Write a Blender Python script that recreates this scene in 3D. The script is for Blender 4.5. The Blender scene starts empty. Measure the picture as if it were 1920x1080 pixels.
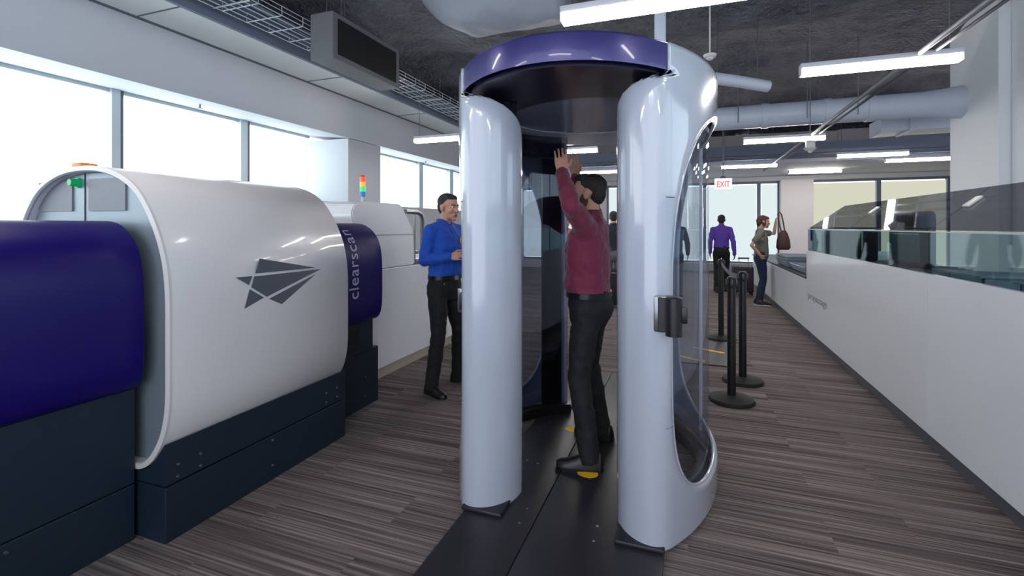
import bpy, bmesh, math, random
from mathutils import Vector, Matrix, Euler
random.seed(7)
PI = math.pi
SC = bpy.context.scene
COL = SC.collection

# ------------------------------------------------------------ camera, light, exposure
F = 901.0; TH = math.atan(330/901); CH = 1.45
cd = bpy.data.cameras.new('camera'); cam = bpy.data.objects.new('camera', cd); COL.objects.link(cam)
cd.sensor_width = 36; cd.lens = F/1920*36; cd.shift_y = -(540-425)/1920; cd.clip_start = .05; cd.clip_end = 100
cam.location = (0, 0, CH); cam.rotation_euler = (PI/2, 0, TH)
SC.camera = cam
SC.view_settings.view_transform = 'Standard'; SC.view_settings.look = 'None'
SC.view_settings.exposure = 1.12; SC.view_settings.gamma = 1
w = bpy.data.worlds.new('world'); SC.world = w; w.use_nodes = True
bg = w.node_tree.nodes['Background']; bg.inputs[0].default_value = (.80, .88, 1, 1); bg.inputs[1].default_value = 1.35
LAMP_E = 19.0      # linear ceiling lamps
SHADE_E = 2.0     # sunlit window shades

# ------------------------------------------------------------ pixel -> place, for measuring only
def ray(px):
    u = (px-960)/F
    return (u*math.cos(TH)-math.sin(TH), u*math.sin(TH)+math.cos(TH))
def onx(px, py, x):
    a, b = ray(px); d = x/a; return Vector((x, b*d, CH-(py-425)*d/F))
def ony(px, py, y):
    a, b = ray(px); d = y/b; return Vector((a*d, y, CH-(py-425)*d/F))

# ------------------------------------------------------------ materials
def lin(h):
    if isinstance(h, str):
        h = h.lstrip('#'); c = [int(h[i:i+2], 16)/255 for i in (0, 2, 4)]
        return tuple(x/12.92 if x <= .04045 else ((x+.055)/1.055)**2.4 for x in c)+(1,)
    return tuple(h)+(1,)
def mat(name, color, rough=.5, metal=0, coat=0, bump=None, emis=None, spec=.5, var=None, sheen=0):
    m = bpy.data.materials.new(name); m.use_nodes = True
    nt = m.node_tree; b = nt.nodes['Principled BSDF']
    c = lin(color)
    b.inputs['Base Color'].default_value = c
    b.inputs['Roughness'].default_value = rough; b.inputs['Metallic'].default_value = metal
    b.inputs['Coat Weight'].default_value = coat; b.inputs['Coat Roughness'].default_value = .06
    b.inputs['Specular IOR Level'].default_value = spec
    if sheen: b.inputs['Sheen Weight'].default_value = sheen
    if emis: b.inputs['Emission Color'].default_value = lin(emis[0]); b.inputs['Emission Strength'].default_value = emis[1]
    tc = nt.nodes.new('ShaderNodeTexCoord')
    if bump:
        sc, st = bump[0], bump[1]
        n = nt.nodes.new('ShaderNodeTexNoise'); n.inputs['Scale'].default_value = sc; n.inputs['Detail'].default_value = 5
        mp = nt.nodes.new('ShaderNodeMapping'); nt.links.new(tc.outputs['Object'], mp.inputs[0])
        if len(bump) > 2: mp.inputs['Scale'].default_value = bump[2]
        nt.links.new(mp.outputs[0], n.inputs['Vector'])
        bp = nt.nodes.new('ShaderNodeBump'); bp.inputs['Strength'].default_value = st; bp.inputs['Distance'].default_value = .02 if name != 'ceiling_foam' else .12
        nt.links.new(n.outputs[0], bp.inputs['Height']); nt.links.new(bp.outputs[0], b.inputs['Normal'])
    if var:   # (scale, amount)
        n = nt.nodes.new('ShaderNodeTexNoise'); n.inputs['Scale'].default_value = var[0]; n.inputs['Detail'].default_value = 4
        nt.links.new(tc.outputs['Object'], n.inputs['Vector'])
        mx = nt.nodes.new('ShaderNodeMix'); mx.data_type = 'RGBA'
        mx.inputs[6].default_value = tuple(x*(1-var[1]) for x in c[:3])+(1,)
        mx.inputs[7].default_value = tuple(min(1, x*(1+var[1])) for x in c[:3])+(1,)
        nt.links.new(n.outputs[0], mx.inputs[0]); nt.links.new(mx.outputs[2], b.inputs['Base Color'])
    return m
def thin(name, tint, refl=.08, fres=1.25, rough=.02):
    """thin clear sheet: straight-through tint plus a fresnel gloss"""
    m = bpy.data.materials.new(name); m.use_nodes = True; nt = m.node_tree; nt.nodes.clear()
    o = nt.nodes.new('ShaderNodeOutputMaterial'); t = nt.nodes.new('ShaderNodeBsdfTransparent'); t.inputs[0].default_value = lin(tint)
    g = nt.nodes.new('ShaderNodeBsdfGlossy'); g.inputs['Roughness'].default_value = rough; g.inputs[0].default_value = (.9, .93, 1, 1)
    lw = nt.nodes.new('ShaderNodeLayerWeight'); f = nt.nodes.new('ShaderNodeMath'); f.operation = 'POWER'; f.inputs[1].default_value = 4.0
    nt.links.new(lw.outputs['Facing'], f.inputs[0])
    a = nt.nodes.new('ShaderNodeMath'); a.operation = 'MULTIPLY_ADD'; a.inputs[1].default_value = .3; a.inputs[2].default_value = refl; a.use_clamp = True
    x = nt.nodes.new('ShaderNodeMixShader')
    lw.inputs[0].default_value = .5; nt.links.new(f.outputs[0], a.inputs[0]); nt.links.new(a.outputs[0], x.inputs[0]); nt.links.new(t.outputs[0], x.inputs[1])
    nt.links.new(g.outputs[0], x.inputs[2]); nt.links.new(x.outputs[0], o.inputs[0])
    return m
def emit(name, color, s):
    m = bpy.data.materials.new(name); m.use_nodes = True; nt = m.node_tree; nt.nodes.clear()
    o = nt.nodes.new('ShaderNodeOutputMaterial'); e = nt.nodes.new('ShaderNodeEmission')
    e.inputs[0].default_value = lin(color); e.inputs[1].default_value = s; nt.links.new(e.outputs[0], o.inputs[0]); return m

def carpet_mat():
    m = bpy.data.materials.new('carpet'); m.use_nodes = True; nt = m.node_tree; N = nt.nodes; L = nt.links
    b = N['Principled BSDF']; b.inputs['Roughness'].default_value = .95; b.inputs['Specular IOR Level'].default_value = .15
    tc = N.new('ShaderNodeTexCoord')
    br = N.new('ShaderNodeTexBrick'); L.new(tc.outputs['Object'], br.inputs['Vector'])
    br.inputs['Scale'].default_value = 1; br.inputs['Brick Width'].default_value = 1.0; br.inputs['Row Height'].default_value = .25
    br.inputs['Mortar Size'].default_value = 0; br.inputs['Color1'].default_value = (0, 0, 0, 1); br.inputs['Color2'].default_value = (1, 1, 1, 1)
    br.offset = .37; br.inputs['Bias'].default_value = 0
    sep = N.new('ShaderNodeSeparateXYZ'); L.new(tc.outputs['Object'], sep.inputs[0])
    mu = N.new('ShaderNodeMath'); mu.operation = 'MULTIPLY_ADD'; L.new(br.outputs[0], mu.inputs[0]); mu.inputs[1].default_value = 13.7; L.new(sep.outputs[1], mu.inputs[2])
    xs = N.new('ShaderNodeMath'); xs.operation = 'MULTIPLY'; xs.inputs[1].default_value = .012; L.new(sep.outputs[0], xs.inputs[0])
    cb = N.new('ShaderNodeCombineXYZ'); L.new(xs.outputs[0], cb.inputs[0]); L.new(mu.outputs[0], cb.inputs[1])
    n1 = N.new('ShaderNodeTexNoise'); n1.inputs['Scale'].default_value = 84; n1.inputs['Detail'].default_value = 1.5; L.new(cb.outputs[0], n1.inputs['Vector'])
    n2 = N.new('ShaderNodeTexNoise'); n2.inputs['Scale'].default_value = 9; n2.inputs['Detail'].default_value = 1; L.new(cb.outputs[0], n2.inputs['Vector'])
    n3 = N.new('ShaderNodeTexNoise'); n3.inputs['Scale'].default_value = 260; n3.inputs['Detail'].default_value = 2; L.new(tc.outputs['Object'], n3.inputs['Vector'])
    a1 = N.new('ShaderNodeMath'); a1.operation = 'MULTIPLY_ADD'; a1.inputs[1].default_value = .74; L.new(n1.outputs[0], a1.inputs[0])
    a2 = N.new('ShaderNodeMath'); a2.operation = 'MULTIPLY_ADD'; a2.inputs[1].default_value = .36; L.new(n2.outputs[0], a2.inputs[0])
    a3 = N.new('ShaderNodeMath'); a3.operation = 'MULTIPLY'; a3.inputs[1].default_value = .12; L.new(n3.outputs[0], a3.inputs[0])
    a4 = N.new('ShaderNodeMath'); a4.operation = 'MULTIPLY_ADD'; a4.inputs[1].default_value = .05; L.new(br.outputs[0], a4.inputs[0])
    L.new(a2.outputs[0], a1.inputs[2]); L.new(a3.outputs[0], a2.inputs[2]); L.new(a1.outputs[0], a4.inputs[2])
    r = N.new('ShaderNodeValToRGB'); L.new(a4.outputs[0], r.inputs[0])
    e = r.color_ramp.elements; e[0].position = .44; e[0].color = lin('#3e3838'); e[1].position = .88; e[1].color = lin('#a59995')
    k = r.color_ramp.elements.new(.62); k.color = lin('#6b6261')
    L.new(r.outputs[0], b.inputs['Base Color'])
    bp = N.new('ShaderNodeBump'); bp.inputs['Strength'].default_value = .35; bp.inputs['Distance'].default_value = .006
    L.new(a1.outputs[0], bp.inputs['Height']); L.new(bp.outputs[0], b.inputs['Normal'])
    return m
def mesh_perf(name, color, color2, scale):
    """perforated metal: fine dot pattern"""
    m = mat(name, color, .5, .3); nt = m.node_tree; b = nt.nodes['Principled BSDF']
    tc = nt.nodes.new('ShaderNodeTexCoord'); v = nt.nodes.new('ShaderNodeTexVoronoi'); v.inputs['Scale'].default_value = scale; v.inputs['Randomness'].default_value = .15
    nt.links.new(tc.outputs['Object'], v.inputs['Vector'])
    r = nt.nodes.new('ShaderNodeValToRGB'); r.color_ramp.elements[0].position = .3; r.color_ramp.elements[0].color = lin(color2)
    r.color_ramp.elements[1].position = .5; r.color_ramp.elements[1].color = lin(color)
    nt.links.new(v.outputs['Distance'], r.inputs[0]); nt.links.new(r.outputs[0], b.inputs['Base Color']); return m

M = dict(
    carpet=carpet_mat(),
    wall=mat('wall_paint', '#c9ccd3', .7, bump=(60, .02)), wall2=mat('pillar_paint', '#eceff3', .7, bump=(60, .02)),
    wallb=mat('back_wall_paint', '#d8d3d2', .7), grey=mat('soffit_paint', '#c2c6cf', .7), dgrey=mat('fascia_paint', '#6d7488', .6),
    tile=mat('ceiling_tile', '#d7dbdb', .9, bump=(150, .1)),
    foam=mat('ceiling_foam', '#5f616b', .6, bump=(16, 1.0), var=(2.2, .75)),
    mull=mat('mullion_metal', '#b8c4cb', .4, .2), mulld=mat('mullion_dark', '#5f6772', .5, .2),
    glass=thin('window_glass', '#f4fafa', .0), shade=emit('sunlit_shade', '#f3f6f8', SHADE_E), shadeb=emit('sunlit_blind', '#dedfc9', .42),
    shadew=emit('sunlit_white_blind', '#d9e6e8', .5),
    white=mat('white_cover_panel', '#e2e0e2', .32, coat=.25), whitetrim=mat('cover_edge_trim', '#cdcbca', .4),
    gloss=mat('white_gelcoat', '#acb3c1', .20, coat=1.0), glossin=mat('gelcoat_inside', '#8d93a0', .5),
    blue=mat('blue_cover_panel', '#0f005c', .38, coat=.0, spec=.35), navy=mat('dark_blue_steel', '#1d2b3a', .42, .2, bump=(400, .03)),
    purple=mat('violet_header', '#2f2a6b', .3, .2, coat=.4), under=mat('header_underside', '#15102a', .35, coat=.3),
    disc=mat('glossy_grey_ceiling', '#8c90a6', .14, coat=.6), ringl=mat('grey_ring', '#c2c6d4', .3, coat=.4),
    steel=mat('brushed_end_panel', '#8a97a1', .42, .4, bump=(300, .08, (1, 1, .05))), perf=mesh_perf('perforated_vent', '#74767f', '#9a98a2', 260),
    metal=mat('metal', '#8c9095', .3, .9), chrome=mat('emblem_metal', '#7d818c', .3, .6), black=mat('black_plastic', '#0d0e11', .35), blackr=mat('black_rubber', '#0b0b0c', .7),
    matb=mat('black_floor_plate', '#222228', .42, bump=(90, .05)), dark=mat('dark_interior', '#0a0b10', .5),
    smoke=thin('smoked_panel', '#a9afbd', .06), clear=thin('clear_panel', '#eceef2', .04), clearin=thin('clear_inner_panel', '#eff1f4', .02),
    gscreen=thin('green_glass', '#cddcdd', .06), hood=thin('smoked_hood', '#bebfc3', .05), edge=mat('glass_edge', '#c8d6d2', .2, emis=None),
    green=mat('green_lamp', '#0b7a4a', .25, emis=('#0a8a50', .25)), amber=mat('amber_lamp', '#c87828', .4), yellow=mat('yellow_marker', '#f2b81c', .6, emis=None),
    counter=mat('counter_laminate', '#f0f3f8', .22, coat=.35), kick=mat('kick_plate', '#6b6c74', .45, .4), kickw=mat('kick_beige', '#b9aea0', .5),
    belt=mat('conveyor_belt', '#17181c', .6), bin=mat('grey_tray_plastic', '#8b96a3', .45),
    lamp=emit('lamp_diffuser', '#fdf6f2', LAMP_E), lamph=mat('lamp_housing', '#b9bcc4', .5), duct=mat('duct_metal', '#c6cede', .5, .05, bump=(14, .12)),
    wrap=mat('duct_wrap', '#8e939e', .6, bump=(6, .5)), pipe=mat('conduit', '#6b6f78', .6, .1), tray=mat('wire_tray', '#c6ced6', .4, .2),
    hvac=mat('unit_casing', '#67686c', .6), txt=mat('white_lettering', '#c3c2dd', .5), txtg=mat('grey_lettering', '#7e828c', .5),
    red=mat('red_letters', '#d23a40', .5, emis=('#c02028', .35)), signw=mat('sign_face', '#efe8e8', .5, emis=('#f3eaea', .22)),
    skin=mat('skin', '#c08f78', .55, var=(14, .08)), skin2=mat('skin_ruddy', '#c28f7a', .55, var=(14, .08)), skin3=mat('dark_skin', '#5a3a2c', .55),
    hair=mat('dark_brown_hair', '#231b18', .7, bump=(120, .6, (1, 1, .25))), hair2=mat('brown_hair', '#4a2f24', .6, bump=(120, .6, (1, 1, .25))), hairg=mat('greying_hair', '#2e2b2b', .7, bump=(160, .6)),
    beard=mat('beard_stubble', '#4a342b', .8, bump=(200, .5)),
    maroon=mat('maroon_cloth', '#701a3a', .75, bump=(9, .5), sheen=.2), blues=mat('royal_blue_cloth', '#0d4db8', .75, bump=(9, .5), sheen=.1),
    purp=mat('violet_cloth', '#5a3fa6', .8, bump=(9, .5)), olive=mat('olive_cloth', '#6a6b60', .85, bump=(12, .5)), navyc=mat('navy_cloth', '#1d2233', .8, bump=(9, .5)),
    pink=mat('pink_cloth', '#b06a78', .8), trous=mat('black_trouser_cloth', '#101013', .8, bump=(8, .5)), jeans=mat('dark_denim', '#14233f', .85, bump=(20, .3)), grayc=mat('grey_trouser_cloth', '#5e6068', .85, bump=(8, .5)),
    shoe=mat('black_shoe', '#151416', .4), sole=mat('white_sole', '#d8d8d4', .6), leather=mat('brown_bag_leather', '#4b2620', .5, bump=(20, .3)), eye=mat('eye_white', '#d8d2cc', .3), iris=mat('iris', '#1a120e', .2),
    lip=mat('lip', '#9c5a50', .5), gold=mat('gold_badge', '#c9a53a', .5), scase=mat('suitcase_shell', '#2a1c2a', .5), scase2=mat('black_suitcase', '#121216', .6),
    r=mat('red_lens', '#e8452c', .3, emis=('#e8452c', .35)), o=mat('orange_lens', '#f0a030', .3, emis=('#f0a030', .35)), g=mat('green_lens', '#22b060', .3, emis=('#22c060', .5)), b=mat('blue_lens', '#1a5fa8', .3, emis=('#1a5fa8', .3)),
    heater=mat('heater_casing', '#7f8388', .5, .3),
)

# ------------------------------------------------------------ object helpers
MW = {}
def mw(o): return MW.get(o.name, Matrix.Identity(4)) if o else Matrix.Identity(4)
def tag(o, label=None, cat=None, group=None, kind=None):
    if label: o['label'] = label
    if cat: o['category'] = cat
    if group: o['group'] = group
    if kind: o['kind'] = kind
    return o
def thing(name, label, cat, loc=(0, 0, 0), rotz=0, group=None):
    o = bpy.data.objects.new(name, None); COL.objects.link(o); o.location = loc; o.rotation_euler = (0, 0, rotz)
    o.empty_display_size = .1
    MW[o.name] = Matrix.Translation(loc) @ Matrix.Rotation(rotz, 4, 'Z')
    return tag(o, label, cat, group)
def obj(name, bm, m, parent=None, world=False, smooth=False, mod=None):
    """links bm as ONE mesh; world=True: bm is in world coordinates, else in its top-level thing's"""
    if world and parent: bm.transform(mw(parent).inverted())
    bmesh.ops.recalc_face_normals(bm, faces=bm.faces)
    me = bpy.data.meshes.new(name); bm.to_mesh(me); bm.free()
    ms = m if isinstance(m, (list, tuple)) else [m]
    for x in ms: me.materials.append(x)
    if smooth:
        me.polygons.foreach_set('use_smooth', [True]*len(me.polygons))
        if smooth != 'all': me.set_sharp_from_angle(angle=math.radians(smooth if smooth is not True else 40))
    o = bpy.data.objects.new(name, me); COL.objects.link(o)
    if parent:
        o.parent = parent; MW[o.name] = mw(parent)
    return o
def struct(name, bm, m, parent=None, smooth=False):
    o = obj(name, bm, m, parent, smooth=smooth)
    if not parent: o['kind'] = 'structure'
    return o
def B(): return bmesh.new()
def box(bm, lo, hi, bev=0, seg=2, rot=None):
    r = bmesh.ops.create_cube(bm, size=1); vs = r['verts']
    c = [(a+b)/2 for a, b in zip(lo, hi)]; s = [abs(b-a) for a, b in zip(lo, hi)]
    bmesh.ops.scale(bm, verts=vs, vec=s)
    if bev:
        es = list({e for v in vs for e in v.link_edges})
        g = bmesh.ops.bevel(bm, geom=es, offset=min(bev, min(s)*.49), segments=seg, affect='EDGES', profile=.5)
        vs = list({v for f in g['faces'] for v in f.verts} | {v for v in vs if v.is_valid})
    if rot: bmesh.ops.transform(bm, verts=vs, matrix=rot)
    bmesh.ops.translate(bm, verts=vs, vec=c)
    return vs
def frame_of(d):
    d = Vector(d).normalized(); up = Vector((0, 0, 1)) if abs(d.z) < .95 else Vector((1, 0, 0))
    x = up.cross(d).normalized(); y = d.cross(x); return Matrix((x, y, d)).transposed()
def cyl(bm, p0, p1, r0, r1=None, seg=20, caps=True):
    p0, p1 = Vector(p0), Vector(p1); r1 = r0 if r1 is None else r1; R = frame_of(p1-p0)
    a = [bm.verts.new(p0+R@Vector((r0*math.cos(2*PI*i/seg), r0*math.sin(2*PI*i/seg), 0))) for i in range(seg)]
    b = [bm.verts.new(p1+R@Vector((r1*math.cos(2*PI*i/seg), r1*math.sin(2*PI*i/seg), 0))) for i in range(seg)]
    for i in range(seg): bm.faces.new((a[i], a[(i+1) % seg], b[(i+1) % seg], b[i]))
    if caps: bm.faces.new(a[::-1]); bm.faces.new(b)
def tube(bm, pts, r, seg=12, closed=False, rr=None):
    pts = [Vector(p) for p in pts]; n = len(pts); rings = []; prev = None
    for i, p in enumerate(pts):
        a = pts[(i-1) % n] if closed or i else p; b = pts[(i+1) % n] if closed or i < n-1 else p
        R = frame_of(b-a)
        if prev is not None:   # keep twist small
            x = prev.col[0]; z = R.col[2]; x = (x-z*x.dot(z)).normalized(); R = Matrix((x, z.cross(x), z)).transposed()
        prev = R; q = rr[i] if rr else r
        rings.append([bm.verts.new(p+R@Vector((q*math.cos(2*PI*k/seg), q*math.sin(2*PI*k/seg), 0))) for k in range(seg)])
    for i in range(n if closed else n-1):
        A, Bq = rings[i], rings[(i+1) % n]
        for k in range(seg): bm.faces.new((A[k], A[(k+1) % seg], Bq[(k+1) % seg], Bq[k]))
    if not closed: bm.faces.new(rings[0][::-1]); bm.faces.new(rings[-1])
def loft(bm, rings, caps=True, closed=True):
    R = [[bm.verts.new(p) for p in r] for r in rings]; n = len(R[0])
    for i in range(len(R)-1):
        for k in range(n if closed else n-1): bm.faces.new((R[i][k], R[i][(k+1) % n], R[i+1][(k+1) % n], R[i+1][k]))
    if caps: bm.faces.new(R[0][::-1]); bm.faces.new(R[-1])
    return R
def prism(bm, poly, v):
    """poly: 3-D polygon, v: extrusion"""
    v = Vector(v); loft(bm, [[Vector(p) for p in poly], [Vector(p)+v for p in poly]])
def ell(bm, c, r, rot=None, u=20, v=12):
    g = bmesh.ops.create_uvsphere(bm, u_segments=u, v_segments=v, radius=1); vs = g['verts']
    bmesh.ops.scale(bm, verts=vs, vec=r)
    if rot is not None: bmesh.ops.transform(bm, verts=vs, matrix=rot.to_4x4())
    bmesh.ops.translate(bm, verts=vs, vec=c)
def cap(bm, p0, p1, r0, r1, u=14):
    cyl(bm, p0, p1, r0, r1, u, True); ell(bm, p0, (r0,)*3, None, u, 10); ell(bm, p1, (r1,)*3, None, u, 10)
def disc(bm, c, r, h, seg=40): cyl(bm, c, (c[0], c[1], c[2]+h), r, r, seg)
def fuse(name, bm, m, parent, voxel, smooth_it=6, disp=0, tex_size=.1, world=False):
    """unite overlapping closed shapes into one continuous surface"""
    if world and parent: bm.transform(mw(parent).inverted())
    me = bpy.data.meshes.new(name); bm.to_mesh(me); bm.free()
    t = bpy.data.objects.new('tmp', me); COL.objects.link(t)
    r = t.modifiers.new('r', 'REMESH'); r.mode = 'VOXEL'; r.voxel_size = voxel
    s = t.modifiers.new('s', 'SMOOTH'); s.factor = .5; s.iterations = smooth_it
    if disp:
        tx = bpy.data.textures.new('folds', 'CLOUDS'); tx.noise_scale = tex_size; tx.noise_depth = 1
        d = t.modifiers.new('d', 'DISPLACE'); d.texture = tx; d.strength = disp; d.mid_level = .5
    dg = bpy.context.evaluated_depsgraph_get(); out = bpy.data.meshes.new_from_object(t.evaluated_get(dg))
    bpy.data.objects.remove(t); out.name = name; out.materials.clear(); out.materials.append(m)
    out.polygons.foreach_set('use_smooth', [True]*len(out.polygons))
    o = bpy.data.objects.new(name, out); COL.objects.link(o)
    if parent: o.parent = parent; MW[o.name] = mw(parent)
    return o
def text_bm(s, size, depth=.002, spacing=1.0):
    c = bpy.data.curves.new('t', 'FONT'); c.body = s; c.size = size; c.extrude = depth/2; c.space_character = spacing; c.resolution_u = 4
    t = bpy.data.objects.new('t', c); COL.objects.link(t)
    dg = bpy.context.evaluated_depsgraph_get(); me = bpy.data.meshes.new_from_object(t.evaluated_get(dg))
    bm = B(); bm.from_mesh(me); bpy.data.objects.remove(t); bpy.data.meshes.remove(me); return bm
def dup(root, loc, rotz=0, label=None, group=None):
    r = root.copy(); COL.objects.link(r); r.location = loc; r.rotation_euler = (0, 0, rotz)
    if label: r['label'] = label
    if group: r['group'] = group
    for ch in list(root.children):
        c = ch.copy(); COL.objects.link(c); c.parent = r
        for g in list(ch.children):
            d = g.copy(); COL.objects.link(d); d.parent = c
    return r

# ============================================================ THE SETTING
BACK = 16.5; XL = -5.6; ZD = 4.2
bm = B(); box(bm, (-7, -4, -.1), (8.5, BACK+.3, 0)); struct('floor', bm, M['carpet'])
# deck: draped black insulation under the slab
bm = B(); nx, ny = 190, 250
import mathutils.noise as mn
V = [[None]*(ny+1) for _ in range(nx+1)]
for i in range(nx+1):
    for j in range(ny+1):
        x = -5.9+14.4*i/nx; y = -4+(BACK+4.3)*j/ny
        z = ZD+.16*mn.noise(Vector((x*.9, y*.9, 0)))+.07*abs(mn.noise(Vector((x*2.2, y*3, 5))))+.035*mn.noise(Vector((x*8, y*8, 2)))-.10*abs(math.sin(y*1.15))**6
        V[i][j] = bm.verts.new((x, y, z+.1))
for i in range(nx):
    for j in range(ny): bm.faces.new((V[i][j], V[i+1][j], V[i+1][j+1], V[i][j+1]))
bm2 = B(); struct('ceiling', bm, M['foam'], smooth='all')
bm2.free()
# left wall
bm = B()
t = .35
def wl(y0, y1, z0, z1, x0=XL-1.0, x1=XL): box(bm, (x0, y0, z0), (x1, y1, z1))
wl(-4, 3.5, 0, 1.2); wl(3.5, 6.93, 0, 1.87); wl(6.93, 7.87, 0, 3.0); wl(7.87, 13.6, 0, 1.87); wl(13.6, BACK+.3, 0, 3.0)
# head with a sloping soffit over the openings
prism(bm, [(XL, -4, 3.01), (XL-1.0, -4, 3.11), (XL-1.0, -4, 4.3), (XL, -4, 4.3)], (0, BACK+4.3, 0))
struct('wall_left', bm, M['wall'])
def window(n, y0, y1, z0, ms, xg=-6.5):
    r = bpy.data.objects.new('window_%d' % n, None); COL.objects.link(r); r['kind'] = 'structure'; MW[r.name] = Matrix.Identity(4)
    f = B(); fd = B()
    for a, b in ms:
        box(f, (xg-.02, a, z0), (xg+.10, a+(b-a)*.62, 3.1)); box(fd, (xg-.02, a+(b-a)*.62+.001, z0), (xg+.06, b, 3.1))
    box(f, (xg-.02, y0, z0), (xg+.05, y1, z0+.05)); box(f, (xg-.02, y0, 3.05), (xg+.05, y1, 3.1))
    obj('window_frame', f, M['mull'], r)
    if ms: obj('mullion_gasket', fd, M['mulld'], r)
    g = B(); box(g, (xg-.008, y0, z0), (xg, y1, 3.1)); obj('window_pane', g, M['glass'], r)
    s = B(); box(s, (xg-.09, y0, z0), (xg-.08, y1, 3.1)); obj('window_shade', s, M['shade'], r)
window(1, -3.9, 3.5, 1.2, [(.9, 1.05)])
window(2, 3.5, 6.93, 1.87, [(3.71, 3.86), (5.46, 5.65)])
window(3, 7.87, 13.6, 1.87, [(10.64, 10.9), (12.31, 12.6)])
# soffit along the left wall, fascia, slot
bm = B(); box(bm, (XL+.10, -4, 3.69), (-4.8, BACK, 3.73))
struct('trim_1', bm, M['tile'])
bm = B()
for k in range(9): box(bm, (XL+.1, -3.9+2.44*k, 3.683), (-4.8, -3.885+2.44*k, 3.692))
box(bm, (XL+.001, -4, 3.70), (XL+.10, BACK, 3.74))
struct('trim_2', bm, M['mulld'])
bm = B(); box(bm, (-4.8, -4, 3.66), (-4.75, BACK, 3.95)); struct('trim_3', bm, M['dgrey'])
# back wall with windows
bm = B()
def wb(x0, x1, z0, z1, y0=BACK, y1=BACK+.3): box(bm, (x0, y0, z0), (x1, y1, z1))
wb(-6.6, 8.5, 2.84, 4.3); wb(-6.6, 8.5, 0, .3)
for a, b in ((-6.6, -6.0), (-3.3, -2.6), (2.62, 3.42), (6.75, 8.5)): wb(a, b, .3, 2.84)
box(bm, (2.6, BACK-.32, 0), (3.44, BACK, 2.84))       # pier
struct('wall_back', bm, M['wallb'])
bm = B(); box(bm, (-6.6, 13.0, 2.98), (8.5, BACK, 3.06)); struct('trim_4', bm, M['grey'])
bm = B(); box(bm, (-6, 12.85, 3.06), (8.5, 13.0, 3.4)); struct('trim_5', bm, M['dgrey'])
def bwindow(n, x0, x1, ms, shade, zt=2.84):
    r = bpy.data.objects.new('window_%d' % n, None); COL.objects.link(r); r['kind'] = 'structure'; MW[r.name] = Matrix.Identity(4)
    f = B(); y = BACK+.1
    for a in ms: box(f, (a-.05, y-.12, .3), (a+.05, y+.05, zt))
    box(f, (x0, y-.15, zt-.07), (x1, y-.02, zt)); box(f, (x0, y-.05, .3), (x1, y+.05, .36))
    box(f, (x0, y-.12, .3), (x0+.06, y+.05, zt)); box(f, (x1-.06, y-.12, .3), (x1, y+.05, zt))
    obj('window_frame', f, M['mulld'], r)
    g = B(); box(g, (x0, y+.02, .3), (x1, y+.028, zt)); obj('window_pane', g, M['glass'], r)
    s = B(); e = [x0]+list(ms)+[x1]
    for a, b in zip(e[:-1], e[1:]): box(s, (a+.07, y-.04, .38), (b-.07, y-.03, zt-.1))
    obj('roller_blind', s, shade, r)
bwindow(4, -6.0, -3.3, [-4.6], M['shadew']); bwindow(5, -2.6, 2.62, [-.9, .5, 2.05], M['shadew']); bwindow(6, 3.42, 6.75, [5.12], M['shadeb'])
bm = B(); box(bm, (-2.6, BACK-.18, .05), (2.55, BACK-.01, .3), .02); box(bm, (3.5, BACK-.18, .05), (6.75, BACK-.01, .3), .02)
struct('baseboard_back', bm, M['heater'])
# right wall and pillar
bm = B(); box(bm, (3.76, 5.6, 0), (4.3, 7.7, 4.3)); box(bm, (3.76, -4, 0), (4.1, 5.6, .5)); box(bm, (3.76, -4, 3.3), (4.1, 5.6, 4.3)); struct('wall_right', bm, M['wall2'])
wr_ = bpy.data.objects.new('window_7', None); COL.objects.link(wr_); wr_['kind'] = 'structure'  # unseen glazing, added to let sky light in from the right
bm = B()
for y in (-3.9, -1.5, .9, 3.2, 5.5): box(bm, (3.85, y-.04, .5), (3.97, y+.04, 3.3))
obj('window_frame', bm, M['mull'], wr_)
bm = B(); box(bm, (3.90, -3.9, .5), (3.908, 5.5, 3.3)); obj('window_pane', bm, M['glass'], wr_)
bm = B(); box(bm, (3.64, 7.72, 0), (4.4, 8.9, 4.3)); struct('wall_right_pillar', bm, M['wall2'])
bm = B(); box(bm, (8.3, 8, 0), (8.5, BACK, 4.3)); struct('wall_far_right', bm, M['wall'])

# ============================================================ BODY SCANNER PORTAL
PC = Vector((-.585, 3.03, 0)); EA, EB = .735, 1.08
portal = thing('body_scanner', 'tall white walk-through body scanner with dark violet header, on a black floor plate', 'body scanner', PC)
PT = .022
def ellx(y): return EA*math.sqrt(max(0, 1-(y/EB)**2))
front = [(.262, -.585), (.262, -.62), (.268, -.66), (.283, -.705), (.31, -.755), (.348, -.795), (.395, -.822), (.44, -.832), (.485, -.822)]
path = [Vector(p) for p in front]
ys = [-.765+1.53*i/60 for i in range(61)]
path += [Vector((ellx(y), y)) for y in ys]
path += [Vector((p[0]+(.5-p[0])*.26, -p[1])) for p in front[::-1]]
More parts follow.
